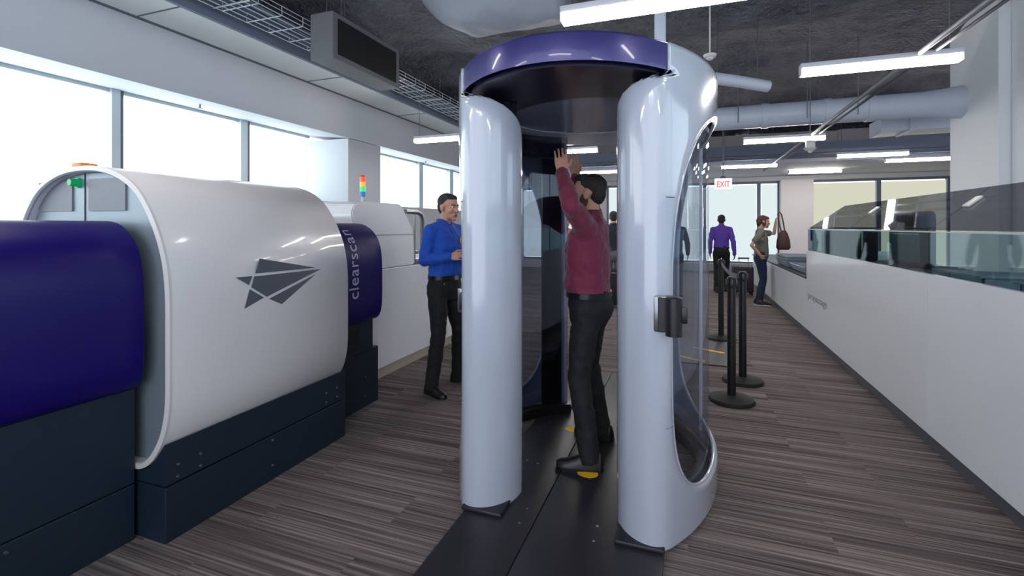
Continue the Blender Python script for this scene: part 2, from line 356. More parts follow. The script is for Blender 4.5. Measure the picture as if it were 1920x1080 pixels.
# resample smoothly
def chaikin(P, it=2):
    for _ in range(it):
        Q = [P[0]]
        for a, b in zip(P[:-1], P[1:]): Q += [a*.75+b*.25, a*.25+b*.75]
        P = Q+[P[-1]]
    return P
path = chaikin(path, 1)
def resample(P, n):
    L = [0]
    for a, b in zip(P[:-1], P[1:]): L.append(L[-1]+(b-a).length)
    out = []; i = 0
    for k in range(n+1):
        s = L[-1]*k/n
        while i < len(P)-2 and L[i+1] < s: i += 1
        out.append(P[i].lerp(P[i+1], (s-L[i])/max(1e-9, L[i+1]-L[i])))
    return out
path = resample(path, 240)
for _ in range(22): path = [path[0]]+[path[i]*.5+(path[i-1]+path[i+1])*.25 for i in range(1, len(path)-1)]+[path[-1]]
Ls = [0]
for a, b in zip(path[:-1], path[1:]): Ls.append(Ls[-1]+(b-a).length)
LT = Ls[-1]
import bisect
def at_s(s):
    s = max(0, min(LT, s)); i = min(len(path)-2, max(0, bisect.bisect_right(Ls, s)-1)); f = (s-Ls[i])/max(1e-9, Ls[i+1]-Ls[i])
    return path[i].lerp(path[i+1], f)
S_corner = min(range(len(path)//2), key=lambda i: abs(path[i].x-.50)+(0 if path[i].y < -.7 else 9)); S_corner = Ls[S_corner]
S_hole = [Ls[i] for i in range(len(path)//2) if path[i].y > -.76 and path[i].x > .48][0]
ZB, ZT = PT, 2.265; HC, HH = 1.105, .935; SCN = Ls[min(range(len(path)), key=lambda i: abs(path[i].y)+(0 if path[i].x > .5 else 9))]; HW = SCN-S_hole
def warp(s, z):
    if z <= 1.93: m = 0
    else:
        q = min(1, (z-1.93)/.205); m = S_corner*q**2.3
    if z > 2.14: m = S_corner
    return m+s*(LT-2*m)/LT
def shell(side):
    bm = B(); NN = 560; K = 30; rings = [[] for _ in range(K+1)]
    hz0, hz1 = ZB-HC, ZT-HC
    angs = sorted([2*PI*i/(NN-4) for i in range(NN-4)]+[math.atan2(zz/HH, xx/HW) % (2*PI) for xx in (-SCN, LT-SCN) for zz in (hz0, hz1)])
    for a in angs:
        ca, sa = math.cos(a), math.sin(a); n = 2.6 if sa > 0 else 5.0
        r = 1/((abs(ca)**n+abs(sa)**n)**(1/n)); h = Vector((HW*r*ca, HH*r*sa))
        d = Vector((HW*ca, HH*sa)); k = 1e9
        if d.x > 1e-6: k = min(k, (LT-SCN)/d.x)
        if d.x < -1e-6: k = min(k, SCN/-d.x)
        if d.y > 1e-6: k = min(k, hz1/d.y)
        if d.y < -1e-6: k = min(k, hz0/d.y)
        o = d*k
        for j in range(K+1):
            f = j/K; p = h.lerp(o, f)
            z = p.y+HC; s = warp(p.x+SCN, z); q = at_s(s)
            # shell rolls inward slightly round the opening
            e = max(0, 1-f*K/3); inn = .018*e*e
            x = q.x-inn*math.cos(0)*(1 if q.x > .4 else 0)
            rings[j].append(bm.verts.new((side*x, q.y, z)))
    for j in range(K):
        for i in range(NN):
            i2 = (i+1) % NN; bm.faces.new((rings[j][i], rings[j][i2], rings[j+1][i2], rings[j+1][i]))
    bmesh.ops.recalc_face_normals(bm, faces=bm.faces)
    o = obj('shell', bm, M['gloss'], portal, smooth='all')
    s = o.modifiers.new('thick', 'SOLIDIFY'); s.thickness = .02; s.offset = 0
    # rim round the oval
    bm = B(); pts = []
    for i in range(120):
        a = 2*PI*i/120; ca, sa = math.cos(a), math.sin(a); n = 2.6 if sa > 0 else 5.0; r = 1/((abs(ca)**n+abs(sa)**n)**(1/n))
        z = HC+HH*r*sa; q = at_s(warp(HW*r*ca+SCN, z)); pts.append((side*(q.x-.012), q.y, z))
    tube(bm, pts, .011, 10, True); obj('opening_rim', bm, M['gloss'], o, smooth='all')
    # clear outer pane filling the oval
    bm = B(); R = []
    for j in range(31):
        z = .14+1.93*j/30; R.append([Vector((side*(ellx(y)-.036), y, z)) for y in [-.752+1.504*i/50 for i in range(51)]])
    loft(bm, R, caps=False, closed=False); obj('outer_pane', bm, M['clear'], o, smooth='all')
    bm = B(); R = []
    for z in (PT+.012, .2, 1.0, 1.9, 2.14):
        R.append([Vector((side*.645*math.cos(t), .645*math.sin(t), z)) for t in [math.radians(-64+128*i/40) for i in range(41)]])
    loft(bm, R, caps=False, closed=False); obj('inner_pane', bm, M['smoke'] if side < 0 else M['clearin'], o, smooth='all')
    # black ring that carries the inner pane, bolted to the plate
    bm = B(); ri = [[], [], [], []]
    for i in range(41):
        t = math.radians(-66+132*i/40); c, s_ = math.cos(t), math.sin(t)
        for k, (rr, z) in enumerate(((.63, PT), (.70, PT), (.70, .09), (.63, .09))): ri[k].append(Vector((side*rr*c, rr*s_, z)))
    loft(bm, [ [ri[k][i] for k in range(4)] for i in range(41)]); obj('base_ring', bm, M['black'], o, smooth=True)
    bm = B(); ri = []
    for i in range(41):
        t = math.radians(-60+120*i/40); c, s_ = math.cos(t), math.sin(t)
        ri.append([Vector((side*rr*c, rr*s_, z)) for rr, z in ((.65, 1.98), (.70, 1.98), (.70, 2.13), (.65, 2.13))])
    loft(bm, ri); obj('top_ring', bm, M['under'], o, smooth=True)
    # corner plates
    for sy in (-1, 1):
        bm = B(); box(bm, (min(side*.275, side*.49), min(sy*.60, sy*.845), PT+.0005), (max(side*.275, side*.49), max(sy*.60, sy*.845), PT+.022), .008); obj('foot_plate', bm, M['matb'], o, smooth=True)
    # thin joint lines on the front column
    for z in (.56, 1.58):
        bm = B(); pts = [at_s(s) for s in [S_hole-.06+.055*i/5 for i in range(6)]]
        tube(bm, [(side*(p.x+.0075), p.y-.006, z) for p in pts], .0022, 6); obj('panel_joint', bm, M['metal'], o)
    return o
shR = shell(1); shL = shell(-1)
# rear mast panel inside the left shell (black) and its mirror in the right
for side, a0, a1 in ((-1, 47, 60), ):
    bm = B(); R = []
    for z in (.09, 1.97): R.append([Vector((side*.665*math.cos(t), .665*math.sin(t), z)) for t in [math.radians(a0+(a1-a0)*i/12) for i in range(13)]]+[Vector((side*.69*math.cos(t), .69*math.sin(t), z)) for t in [math.radians(a1-(a1-a0)*i/12) for i in range(13)]])
    loft(bm, R); obj('scanning_mast', bm, M['black'], shL if side < 0 else shR, smooth=True)
    bm = B(); box(bm, (side*.325-.014, .60, PT), (side*.325+.014, .67, 2.1), .006); obj('door_post', bm, M['ringl'], shL if side < 0 else shR, smooth=True)
# header
def arc(side_y, r=1.0, n=40, xm=.50):
    t0 = math.asin(min(1, xm/(EA*r))); return [Vector((EA*r*math.sin(t), side_y*EB*r*math.cos(t), 0)) for t in [-t0+2*t0*i/n for i in range(n+1)]]
for sy, nm in ((-1, 'front'), (1, 'rear')):
    bm = B(); R = []
    for r, z in ((1.0, 2.145), (1.004, 2.20), (1.0, 2.262), (.985, 2.275), (.95, 2.275), (.95, 2.146)):
        R.append([Vector((p.x, p.y, z)) for p in arc(sy, r)])
    loft(bm, R, caps=False, closed=False); obj('header_band', bm, M['purple'], portal, smooth=True)
def ellring(bm, r0, r1, z0, z1, n=80, ang=(0, 2*PI)):
    full = abs(ang[1]-ang[0]-2*PI) < 1e-6; rows = []
    for i in range(n if full else n+1):
        t = ang[0]+(ang[1]-ang[0])*i/n
        rows.append([Vector((r[0]*math.sin(t), r[1]*math.cos(t), z)) for r, z in ((r0, z0), (r1, z0), (r1, z1), (r0, z1))])
    if full: rows.append(rows[0])
    R = [[bm.verts.new(p) for p in r] for r in (rows[:-1] if full else rows)]; m = len(R)
    for i in range(m if full else m-1):
        for k in range(4): bm.faces.new((R[i][k], R[i][(k+1) % 4], R[(i+1) % m][(k+1) % 4], R[(i+1) % m][k]))
    if not full: bm.faces.new(R[0]); bm.faces.new(R[-1][::-1])
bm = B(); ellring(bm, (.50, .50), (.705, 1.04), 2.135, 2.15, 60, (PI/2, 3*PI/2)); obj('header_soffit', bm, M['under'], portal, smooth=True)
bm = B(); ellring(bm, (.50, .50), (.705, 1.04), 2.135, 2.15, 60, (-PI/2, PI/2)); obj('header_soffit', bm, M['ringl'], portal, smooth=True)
bm = B(); disc(bm, (0, 0, 2.14), .5, .012, 80); obj('soffit_disc', bm, M['disc'], portal, smooth=True)
bm = B(); R = []
for k in range(8): 
    q = k/7; R.append([Vector((EA*.99*math.cos(q*PI/2)**.5*math.sin(t), EB*.99*math.cos(q*PI/2)**.5*math.cos(t), 2.265+.05*math.sin(q*PI/2))) for t in [2*PI*i/80 for i in range(80)]] if k < 7 else [Vector((EA*.05*math.sin(t), EB*.05*math.cos(t), 2.315)) for t in [2*PI*i/80 for i in range(80)]])
loft(bm, R); obj('roof', bm, M['ringl'], portal, smooth=True)
# floor plate with seams, bolts, foot markers
bm = B(); box(bm, (-.475, -1.9, .002), (-.115, 1.72, PT), .004); fp = obj('floor_plate', bm, M['matb'], portal, smooth=True)
bm = B(); box(bm, (-.111, -1.9, .002), (.487, 1.72, PT), .004); fp2 = obj('floor_plate', bm, M['matb'], portal, smooth=True)
for (px, py) in [(988, 954), (974, 981), (1120, 987), (1113, 1015), (951, 828), (970, 835), (988, 863), (1008, 869), (1010, 795), (1030, 792), (1032, 771), (1047, 770)]:
    d = (CH-PT)*F/(py-425); a, b = ray(px); bm = B(); disc(bm, (a*d-PC.x, b*d-PC.y, PT-.001), .0065, .003, 14); obj('bolt', bm, M['metal'], fp2, smooth=True)
for (px, py, L) in ((1110, 889, .085), (1082, 806, .085)):
    d = (CH-PT)*F/(py-425); a, b = ray(px); c = (a*d-PC.x, b*d-PC.y); bm = B()
    prism(bm, [(c[0]-.06+.055*math.cos(t)*(1.2 if math.cos(t) < 0 else 1.0)+.04, c[1]+.048*math.sin(t), PT) for t in [2*PI*i/32 for i in range(32)]], (0, 0, .002)); obj('foot_marker', bm, M['yellow'], fp2)
# belt head mounted on each front column
def belt_head(side, par):
    a = ony(1250 if side > 0 else 869, 590 if side > 0 else 563, 2.22 if side > 0 else 2.36); c = Vector((a.x-PC.x, a.y-PC.y, a.z))
    if side > 0:
        bm = B(); box(bm, (c.x-.055, c.y-.03, c.z-.075), (c.x+.04, c.y+.02, c.z+.085), .01); o = obj('mounting_block', bm, M['metal'], par, smooth=True)
        bm = B(); box(bm, (c.x-.035, c.y-.045, c.z-.07), (c.x+.03, c.y-.03, c.z+.08), .003)
        bk = obj('backing_strip', bm, M['black'], par)
        bm = B(); p = Vector((c.x+.032, c.y-.075, 0)); cyl(bm, (p.x, p.y, c.z-.075), (p.x, p.y, c.z+.085), .035, .035, 28); cyl(bm, (p.x, p.y, c.z+.085), (p.x, p.y, c.z+.09), .035, .028, 28)
        box(bm, (p.x+.02, p.y-.012, c.z-.02), (p.x+.055, p.y+.012, c.z+.05), .006)
        obj('belt_cartridge', bm, M['black'], par, smooth=True)
    else:
        bm = B(); box(bm, (c.x-.03, c.y-.012, c.z-.065), (c.x+.01, c.y+.01, c.z+.065), .004); o = obj('belt_receiver', bm, M['metal'], par, smooth=True)
        bm = B(); box(bm, (c.x-.012, c.y-.03, c.z-.05), (c.x+.004, c.y-.012, c.z+.045), .006); obj('receiver_slot', bm, M['black'], par, smooth=True)
bm = B(); box(bm, (.655, .385, .10), (.675, .405, 2.10), .004); obj('pane_post', bm, M['ringl'], shR, smooth=True)
belt_head(1, shR); belt_head(-1, shL)

# ============================================================ BAGGAGE SCANNER (left)
bs = thing('baggage_scanner', 'large baggage scanner with arched white cover, blue hoods at both ends and dark blue base', 'baggage scanner', (-2.8, 2.1, 0))
def archpoly(pts, n=2):
    P = [Vector((p[0], 0, p[1])) for p in pts]
    for _ in range(n):
        Q = []
        for i in range(len(P)):
            a, b = P[i], P[(i+1) % len(P)]
            if (a-b).length < .3: Q += [a*.75+b*.25, a*.25+b*.75]
            else: Q += [a+(b-a).normalized()*.03, b+(a-b).normalized()*.03]
        P = Q
    return P
rt = [(-2.812, 1.752), (-2.69, 1.745), (-2.584, 1.722), (-2.485, 1.682), (-2.4, 1.625), (-2.33, 1.54), (-2.275, 1.45), (-2.232, 1.355), (-2.203, 1.25), (-2.19, 1.12), (-2.19, .68), (-2.197, .60), (-2.216, .52), (-2.245, .455), (-2.29, .39), (-2.34, .345), (-2.40, .32)]
mir = lambda P, c: [(2*c-x, z) for x, z in P[::-1]]
prof = rt+mir(rt[1:], -2.812)
P1 = archpoly(prof, 2)
def inset(P, d, c=(-2.812, 1.0)):
    C = Vector((c[0], 0, c[1])); out = []
    n = len(P)
    for i in range(n):
        t = (P[(i+1) % n]-P[i-1]).normalized(); nn = Vector((t.z, 0, -t.x))
        if nn.dot(C-P[i]) < 0: nn = -nn
        out.append(P[i]+nn*d)
    return out
Y0, Y1 = 1.50, 2.72
def ringat(P, y): return [Vector((p.x, y, p.z)) for p in P]
bm = B(); Pi = inset(P1, .028)
loft(bm, [ringat(Pi, Y0+.05), ringat(Pi, Y0+.008), ringat(P1, Y0+.012), ringat(P1, Y1-.012), ringat(inset(P1, .012), Y1), ], caps=False)
R = [ringat(Pi, Y1)]
cov = obj('cover', bm, M['white'], bs, world=True, smooth=50)
bm = B(); loft(bm, [ringat(inset(P1, -.001), Y0+.012), ringat(inset(P1, -.001), Y0), ringat(inset(P1, .022), Y0-.004), ringat(Pi, Y0+.004), ringat(Pi, Y0+.014), ringat(inset(P1, .004), Y0+.018)], caps=False); obj('cover_trim', bm, M['whitetrim'], cov, world=True, smooth=50)
bm = B(); prism(bm, ringat(inset(P1, .03), Y0+.045), (0, .02, 0)); ep = obj('end_panel', bm, M['steel'], bs, world=True)
bm = B(); prism(bm, ringat(inset(P1, .01), Y1-.03), (0, .02, 0)); obj('end_panel', bm, M['navy'], bs, world=True)
# left door leaf a bit forward, seam
bm = B(); a = ony(158, 330, Y0+.04); box(bm, (a.x-.0012, Y0+.041, 1.40), (a.x+.0012, Y0+.046, 1.72)); obj('door_seam', bm, M['dark'], ep, world=True)
for px0, px1, py0, py1 in ((74, 136, 339, 397), (167, 236, 332, 396)):
    a, b = ony(px0, py1, Y0+.04), ony(px1, py0, Y0+.04)
    bm = B(); box(bm, (a.x, Y0+.037, a.z), (b.x, Y0+.047, b.z)); obj('vent', bm, M['perf'], ep, world=True)
a = ony(147, 343, Y0+.04); bm = B(); cyl(bm, (a.x, Y0+.046, a.z), (a.x, Y0+.03, a.z), .026, .026, 24); cyl(bm, (a.x, Y0+.03, a.z), (a.x, Y0, a.z), .021, .017, 24); obj('indicator_lamp', bm, M['green'], ep, world=True, smooth=True)
a = ony(172, 311, Y0+.1); bm = B(); box(bm, (a.x-.04, Y0+.03, 1.745), (a.x+.04, Y0+.11, 1.776), .008); obj('top_beacon', bm, M['amber'], cov, world=True, smooth=True)
bm = text_bm('6400 SW', .014, .001); bm.transform(Matrix.Translation(ony(138, 319, Y0-.004)+Vector((-.0, 0, -.004))) @ Matrix.Rotation(PI/2, 4, 'X') @ Matrix.Rotation(.04, 4, 'Z'))
bm.free()
# emblem on the cover's side: a folded dart in five pieces
Z = lambda x, y: onx(420+x/2.25, 300+y/2.25, -2.19)
for i, pl in enumerate([[(150, 416), (385, 454), (132, 478)], [(50, 495), (118, 490), (105, 527)], [(108, 545), (168, 580), (85, 628)], [(128, 491), (408, 460), (180, 577), (115, 537)], [(190, 585), (385, 482), (243, 608)]]):
    bm = B(); prism(bm, [Vector((-2.1905, Z(*p).y, Z(*p).z)) for p in pl], (.003, 0, 0)); obj('emblem', bm, M['chrome'], cov, world=True)
# blue hoods
rb = [(-2.82, 1.478), (-2.6, 1.478), (-2.54, 1.474), (-2.48, 1.456), (-2.42, 1.415), (-2.375, 1.36), (-2.35, 1.30), (-2.335, 1.22), (-2.33, 1.12), (-2.33, .86), (-2.337, .79), (-2.355, .735), (-2.39, .703), (-2.43, .70)]
P2 = archpoly(rb+mir(rb[1:], -2.82), 2)
def hood(y0, y1, nm='blue_hood'):
    bm = B(); i1 = inset(P2, .012, (-2.82, 1.1)); i2 = inset(P2, .05, (-2.82, 1.1))
    loft(bm, [ringat(i2, y0+.001), ringat(i1, y0), ringat(P2, y0+.01), ringat(P2, y1-.01), ringat(i1, y1), ringat(i2, y1-.001)]); return obj(nm, bm, M['blue'], bs, world=True, smooth=50)
h1 = hood(-.9, 1.49); h2 = hood(2.73, 3.31)
# tunnel end collar on top of near hood
bm = B(); i1 = inset(P2, -.012, (-2.82, 1.1)); loft(bm, [ringat(P2, 1.40), ringat([p for p in P2], 1.44)], caps=False); bm.free()
# bases
bm = B(); box(bm, (-3.25, -.9, .262), (-2.41, 1.492, .70), .004); obj('base_panel', bm, M['navy'], bs, world=True)
bm = B(); box(bm, (-3.25, -.9, 0), (-2.41, 1.492, .257), .004); lowb = obj('base_skirt', bm, M['navy'], bs, world=True)
bm = B(); PP = [Vector((x, 1.51, z)) for x, z in [(-2.235, .265), (-2.235, .455), (-2.26, .425), (-2.30, .378), (-2.345, .337), (-2.40, .312), (-3.22, .312), (-3.35, .42), (-3.36, .265)]]
prism(bm, PP, (0, 1.225, 0)); bmid = obj('base_panel', bm, M['navy'], bs, world=True)
bm = B(); box(bm, (-3.3, 1.512, 0), (-2.235, 2.735, .255), .004); bsk = obj('base_skirt', bm, M['navy'], bs, world=True)
bm = B(); box(bm, (-3.3, 2.725, .0), (-2.44, 3.40, .455), .004); bfar = obj('base_panel', bm, M['navy'], bs, world=True)
bm = B(); box(bm, (-3.25, 2.72, .455), (-2.42, 3.30, .72), .004); bfv = obj('base_panel', bm, M['navy'], bs, world=True)
bm = B()
for k in range(11): box(bm, (-2.421, 2.80, .48+.02*k), (-2.412, 3.12, .49+.02*k))
obj('louvre_vent', bm, M['dark'], bfv, world=True)
for (px, py, x, par) in [(334, 870, -2.235, bmid), (376, 850, -2.235, bmid), (333, 893, -2.235, bmid), (376, 873, -2.235, bmid), (612, 737, -2.235, bmid), (632, 727, -2.235, bmid), (612, 754, -2.235, bmid), (632, 743, -2.235, bmid),
                         (511, 825, -2.235, bsk), (511, 872, -2.235, bsk), (684, 707, -2.44, bfar), (684, 742, -2.44, bfar), (11, 1036, -2.41, lowb)]:
    p = onx(px, py, x); bm = B(); cyl(bm, (p.x-.002, p.y, p.z), (p.x+.006, p.y, p.z), .008, .006, 12); obj('bolt', bm, M['metal'], par, world=True, smooth=True)
# lettering on the far blue hood, reading upwards
pts = sorted([(p.z, p.x) for p in P2 if p.x > -2.6 and p.z > .8]); 
zs = [p[0] for p in pts]; xs = [p[1] for p in pts]; arc_l = [0]
for i in range(1, len(pts)): arc_l.append(arc_l[-1]+math.hypot(zs[i]-zs[i-1], xs[i]-xs[i-1]))
def hoodpt(l):
    i = min(len(arc_l)-2, max(0, bisect.bisect_right(arc_l, l)-1)); f = (l-arc_l[i])/max(1e-9, arc_l[i+1]-arc_l[i])
    t = Vector((xs[i+1]-xs[i], 0, zs[i+1]-zs[i])).normalized(); return Vector((xs[i]+f*(xs[i+1]-xs[i]), 0, zs[i]+f*(zs[i+1]-zs[i]))), Vector((t.z, 0, -t.x))
bm = text_bm('clearscan', .155, .002, 1.08)
bmesh.ops.subdivide_edges(bm, edges=[e for e in bm.edges if e.calc_length() > .03], cuts=4)
bmesh.ops.triangulate(bm, faces=bm.faces)
wmax = max(v.co.x for v in bm.verts); zc0 = .905-zs[0]; zc1 = 1.40-zs[0]
for v in bm.verts:
    l = zc0+(v.co.x/wmax)*.545; p, nn = hoodpt(l); q = p+nn*(.002+v.co.z); v.co = Vector((q.x, 3.00-v.co.y, q.z))
obj('lettering', bm, M['txt'], h2, world=True)

# ============================================================ WHITE CONVEYOR CABINET beyond
cc = thing('conveyor_cabinet', 'long glossy white conveyor cabinet with rounded cover, behind the far blue hood', 'conveyor cabinet', (-3.1, 5, 0))
bm = B(); box(bm, (-3.9, 3.55, .10), (-2.75, 6.9, 1.04), .006); cb_ = obj('cabinet_body', bm, M['counter'], cc, world=True)
bm = B(); box(bm, (-3.85, 3.6, 0), (-2.77, 6.85, .10)); obj('plinth', bm, M['kickw'], cc, world=True)
bm = B(); pr = [(3.62, 1.045), (3.60, 1.36), (3.56, 1.42), (3.50, 1.50), (3.49, 1.58), (3.53, 1.65), (3.62, 1.68), (4.22, 1.685), (4.28, 1.67), (4.48, 1.44), (4.51, 1.38), (4.53, 1.045)]
P = [Vector((-2.78, y, z)) for y, z in pr]; prism(bm, P, (-1.0, 0, 0)); bmesh.ops.bevel(bm, geom=[e for e in bm.edges], offset=.012, segments=2, affect='EDGES'); cv = obj('rounded_cover', bm, M['counter'], cc, world=True, smooth=True)
bm = B(); box(bm, (-2.781, 3.61, 1.366), (-2.775, 4.505, 1.372)); obj('cover_seam', bm, M['txtg'], cv, world=True)
# bent steel guard rail on the cabinet
bm = B(); tube(bm, [(-2.83, 4.42, 1.61), (-2.83, 4.66, 1.61), (-2.83, 4.74, 1.585), (-2.83, 4.77, 1.52), (-2.83, 4.77, 1.06)], .026, 12); tube(bm, [(-2.83, 4.60, 1.60), (-2.83, 4.60, 1.06)], .014, 8)
box(bm, (-2.88, 4.55, 1.042), (-2.77, 4.86, 1.10), .01); box(bm, (-2.87, 4.57, 1.15), (-2.79, 4.63, 1.19), .01); obj('guard_rail', bm, M['metal'], cc, world=True, smooth=True)
a = onx(680, 372, -3.05); st = B(); cyl(st, (a.x, a.y, 1.68), (a.x, a.y, 1.75), .014, .014, 14)
pole = obj('signal_tower', st, M['whitetrim'], cc, world=True, smooth=True)
z = 1.75
for k, c in enumerate(('b', 'g', 'o', 'r')):
    bm = B(); cyl(bm, (a.x, a.y, z), (a.x, a.y, z+.047), .027, .027, 20); obj('lens', bm, M[c], pole, world=True, smooth=True); z += .05
bm = B(); cyl(bm, (a.x, a.y, z), (a.x, a.y, z+.012), .027, .02, 20); obj('tower_cap', bm, M['amber'], pole, world=True, smooth=True)

# ============================================================ RIGHT INSPECTION COUNTER
XC = 1.47
ic = thing('inspection_counter', 'long white inspection counter with green glass screen and smoked hood, beside the right wall', 'counter', (1.9, 4, 0))
bm = B()
box(bm, (XC, -1.5, .10), (XC+.04, 3.88, 1.14)); 
box(bm, (XC, 3.884, .10), (XC+.04, 5.83, 1.14)); box(bm, (XC, 5.834, .10), (XC+.04, 7.3, 1.14)); box(bm, (XC+.04, 7.26, .1), (2.6, 7.3, 1.14))
ib = obj('front_panel', bm, M['counter'], ic, world=True)
bm = B(); box(bm, (XC+.03, -1.5, 0), (2.5, 7.28, .10)); obj('kick_plate', bm, M['kick'], ic, world=True)
bm = B(); box(bm, (XC+.04, -1.5, .10), (2.6, 7.26, 1.0)); obj('conveyor_bed', bm, M['belt'], ic, world=True)
bm = B()
for k in range(60): cyl(bm, (XC+.12, -1.3+.14*k, 1.02), (2.5, -1.3+.14*k, 1.02), .03, .03, 10)
tag(obj('roller', bm, M['metal'], ic, world=True, smooth=True), kind='stuff')
seams = [-1.5, 1.4, 3.88, 5.2, 6.2, 7.28]
for i in range(5):
    bm = B(); box(bm, (XC+.012, seams[i]+.004, 1.12), (XC+.022, seams[i+1]-.004, 1.415)); g = obj('glass_screen', bm, M['gscreen'], ic, world=True)
    bm = B(); box(bm, (XC+.010, seams[i]+.004, 1.412), (XC+.024, seams[i+1]-.004, 1.42)); obj('screen_edge', bm, M['edge'], g, world=True)
# smoked hood panes leaning back
hs = [-1.5, 1.2, 3.9, 5.6, 7.25]
for i in range(4):
    y0, y1 = hs[i]+.004, hs[i+1]-.004
    last = (i == 3)
    q = [(XC+.02, y0, 1.425), (XC+.02, y1, 1.425), (1.62, y1-(.10 if last else 0), 1.60), (1.80, y1-(.35 if last else 0), 1.70), (1.80, y0, 1.70)]
    A = Vector(q[0]); bm = B()
    lo = [Vector((XC+.02, y0, 1.425)), Vector((XC+.02, y1, 1.425))]; hi = [Vector((1.80, y0, 1.70)), Vector((1.80, y1-(.35 if last else 0), 1.70))]
    pl = [lo[0], lo[1], hi[1], hi[0]]; nrm = Vector((-.64, 0, .77))*.006
    prism(bm, pl, nrm)
    hp = obj('hood_pane', bm, M['hood'], ic, world=True)
    if i < 4:
        c = lo[1].lerp(hi[1], .62)-Vector((0, .08, 0)); bm = B(); box(bm, (-.05, -.035, -.008), (.05, .035, .008), .007, rot=Matrix.Rotation(-.695, 4, 'Y')); bmesh.ops.translate(bm, verts=bm.verts, vec=c+Vector((-.01, 0, .012))); obj('pane_clip', bm, M['whitetrim'], hp, world=True, smooth=True)
bm = text_bm('propassage', .115, .002, .95); wmax = max(v.co.x for v in bm.verts)
a, b = onx(1515, 555, XC), onx(1551, 572, XC)
bm.transform(Matrix.Translation((XC-.001, a.y, .525)) @ Matrix(((0, 0, -1, 0), (-1, 0, 0, 0), (0, 1, 0, 0), (0, 0, 0, 1))) @ Matrix.Diagonal(((a.y-b.y)/wmax, 1.1, 1, 1)))
obj('lettering', bm, M['txtg'], ib, world=True)
# machinery boxes inside the hood
xt = thing('xray_tunnel', 'dark tunnel housing under the smoked hood, at the far end of the counter', 'x-ray tunnel', (2.0, 6.8, 1.05))
bm = B(); box(bm, (1.60, 6.60, 1.05), (2.05, 7.15, 1.40), .03); obj('tunnel_housing', bm, M['dark'], xt, world=True, smooth=True)
bm = B(); box(bm, (1.592, 6.62, 1.10), (1.60, 7.08, 1.35)); obj('curtain', bm, M['blackr'], xt, world=True)
xt = thing('xray_cabinet', 'tall dark scanner cabinet with rounded top under the middle of the smoked hood', 'x-ray cabinet', (2.3, 6.05, 1.05))
bm = B(); box(bm, (2.10, 5.6, 1.05), (2.2, 6.5, 1.60), .06, 4); o = obj('cabinet_housing', bm, M['smoke'], xt, world=True, smooth=True)
o.data.materials[0] = mat('cabinet_grey', '#34363c', .4)
bm = B(); box(bm, (2.085, 5.7, 1.1), (2.10, 6.4, 1.38), .006); obj('control_panel', bm, mat('dim_panel', '#5d777c', .3), xt, world=True)
for k, (y, c, lb) in enumerate([(3.9, 'bin', 'grey tray lying on the rollers behind the glass seam nearest the dark cabinet'), (3.15, 'bin', 'grey tray on the rollers at the right edge of the picture behind the glass')]):
    t_ = thing('tray', lb, 'tray', (1.95, y, 1.052)); bm = B()
    box(bm, (-.28, -.2, 0), (.28, .2, .01)); box(bm, (-.28, -.2, 0), (-.27, .2, .09)); box(bm, (.27, -.2, 0), (.28, .2, .09)); box(bm, (-.28, -.2, 0), (.28, -.19, .09)); box(bm, (-.28, .19, 0), (.28, .2, .09)); obj('tray_body', bm, M['bin'], t_)
    bm = B(); box(bm, (-.30, -.22, .088), (.30, -.19, .10)); box(bm, (-.30, .19, .088), (.30, .22, .10)); box(bm, (-.30, -.19, .088), (-.27, .19, .10)); box(bm, (.27, -.19, .088), (.30, .19, .10)); obj('rim', bm, M['bin'], t_)
# low loading table past it
lt = thing('loading_table', 'lower white loading table continuing from the far end of the inspection counter', 'table', (1.9, 9, 0))
bm = B(); box(bm, (XC, 7.31, .10), (2.6, 12.9, .76)); obj('table_body', bm, M['counter'], lt, world=True)
bm = B(); box(bm, (XC+.03, 7.31, 0), (2.5, 12.85, .10)); obj('kick_plate', bm, M['kick'], lt, world=True)
bm = B(); box(bm, (XC-.01, 7.305, .76), (2.62, 12.9, .79), .004); obj('table_top', bm, M['navy'], lt, world=True)
def bin_at(x, y, z, lb):
    t_ = thing('tray', lb, 'tray', (x, y, z), 0, 'grey trays on the loading table'); bm = B()
    def fr(z, s): return [Vector((a*(.33+s), b*(.5+s), z)) for a, b in ((-1, -1), (1, -1), (1, 1), (-1, 1))]
    loft(bm, [fr(0.003, -.03), fr(.08, 0), fr(.08, .015), fr(.09, .015), fr(.09, -.008), fr(.012, -.036)]); obj('tray_body', bm, M['bin'], t_, smooth=True)
    return t_
bin_at(1.83, 9.3, .791, 'grey plastic tray lowest in the stack on the loading table'); bin_at(1.83, 9.3, .835, 'grey plastic tray in the middle of the stack on the loading table'); bin_at(1.83, 9.3, .879, 'grey plastic tray topmost in the stack, right under the handbag')
bin_at(1.85, 8.15, .791, 'grey plastic tray on the loading table against the end of the taller counter')
gs = thing('glass_divider', 'small upright glass divider with black frame at the far end of the tall counter', 'divider', (1.6, 7.35, .79))
bm = B(); box(bm, (1.55, 7.36, .80), (2.25, 7.37, 1.42)); obj('pane', bm, M['gscreen'], gs, world=True)
bm = B(); box(bm, (1.53, 7.35, 1.42), (2.27, 7.38, 1.44)); box(bm, (1.53, 7.35, .79), (1.55, 7.38, 1.42)); box(bm, (2.25, 7.35, .79), (2.27, 7.38, 1.42)); obj('frame', bm, M['black'], gs, world=True)

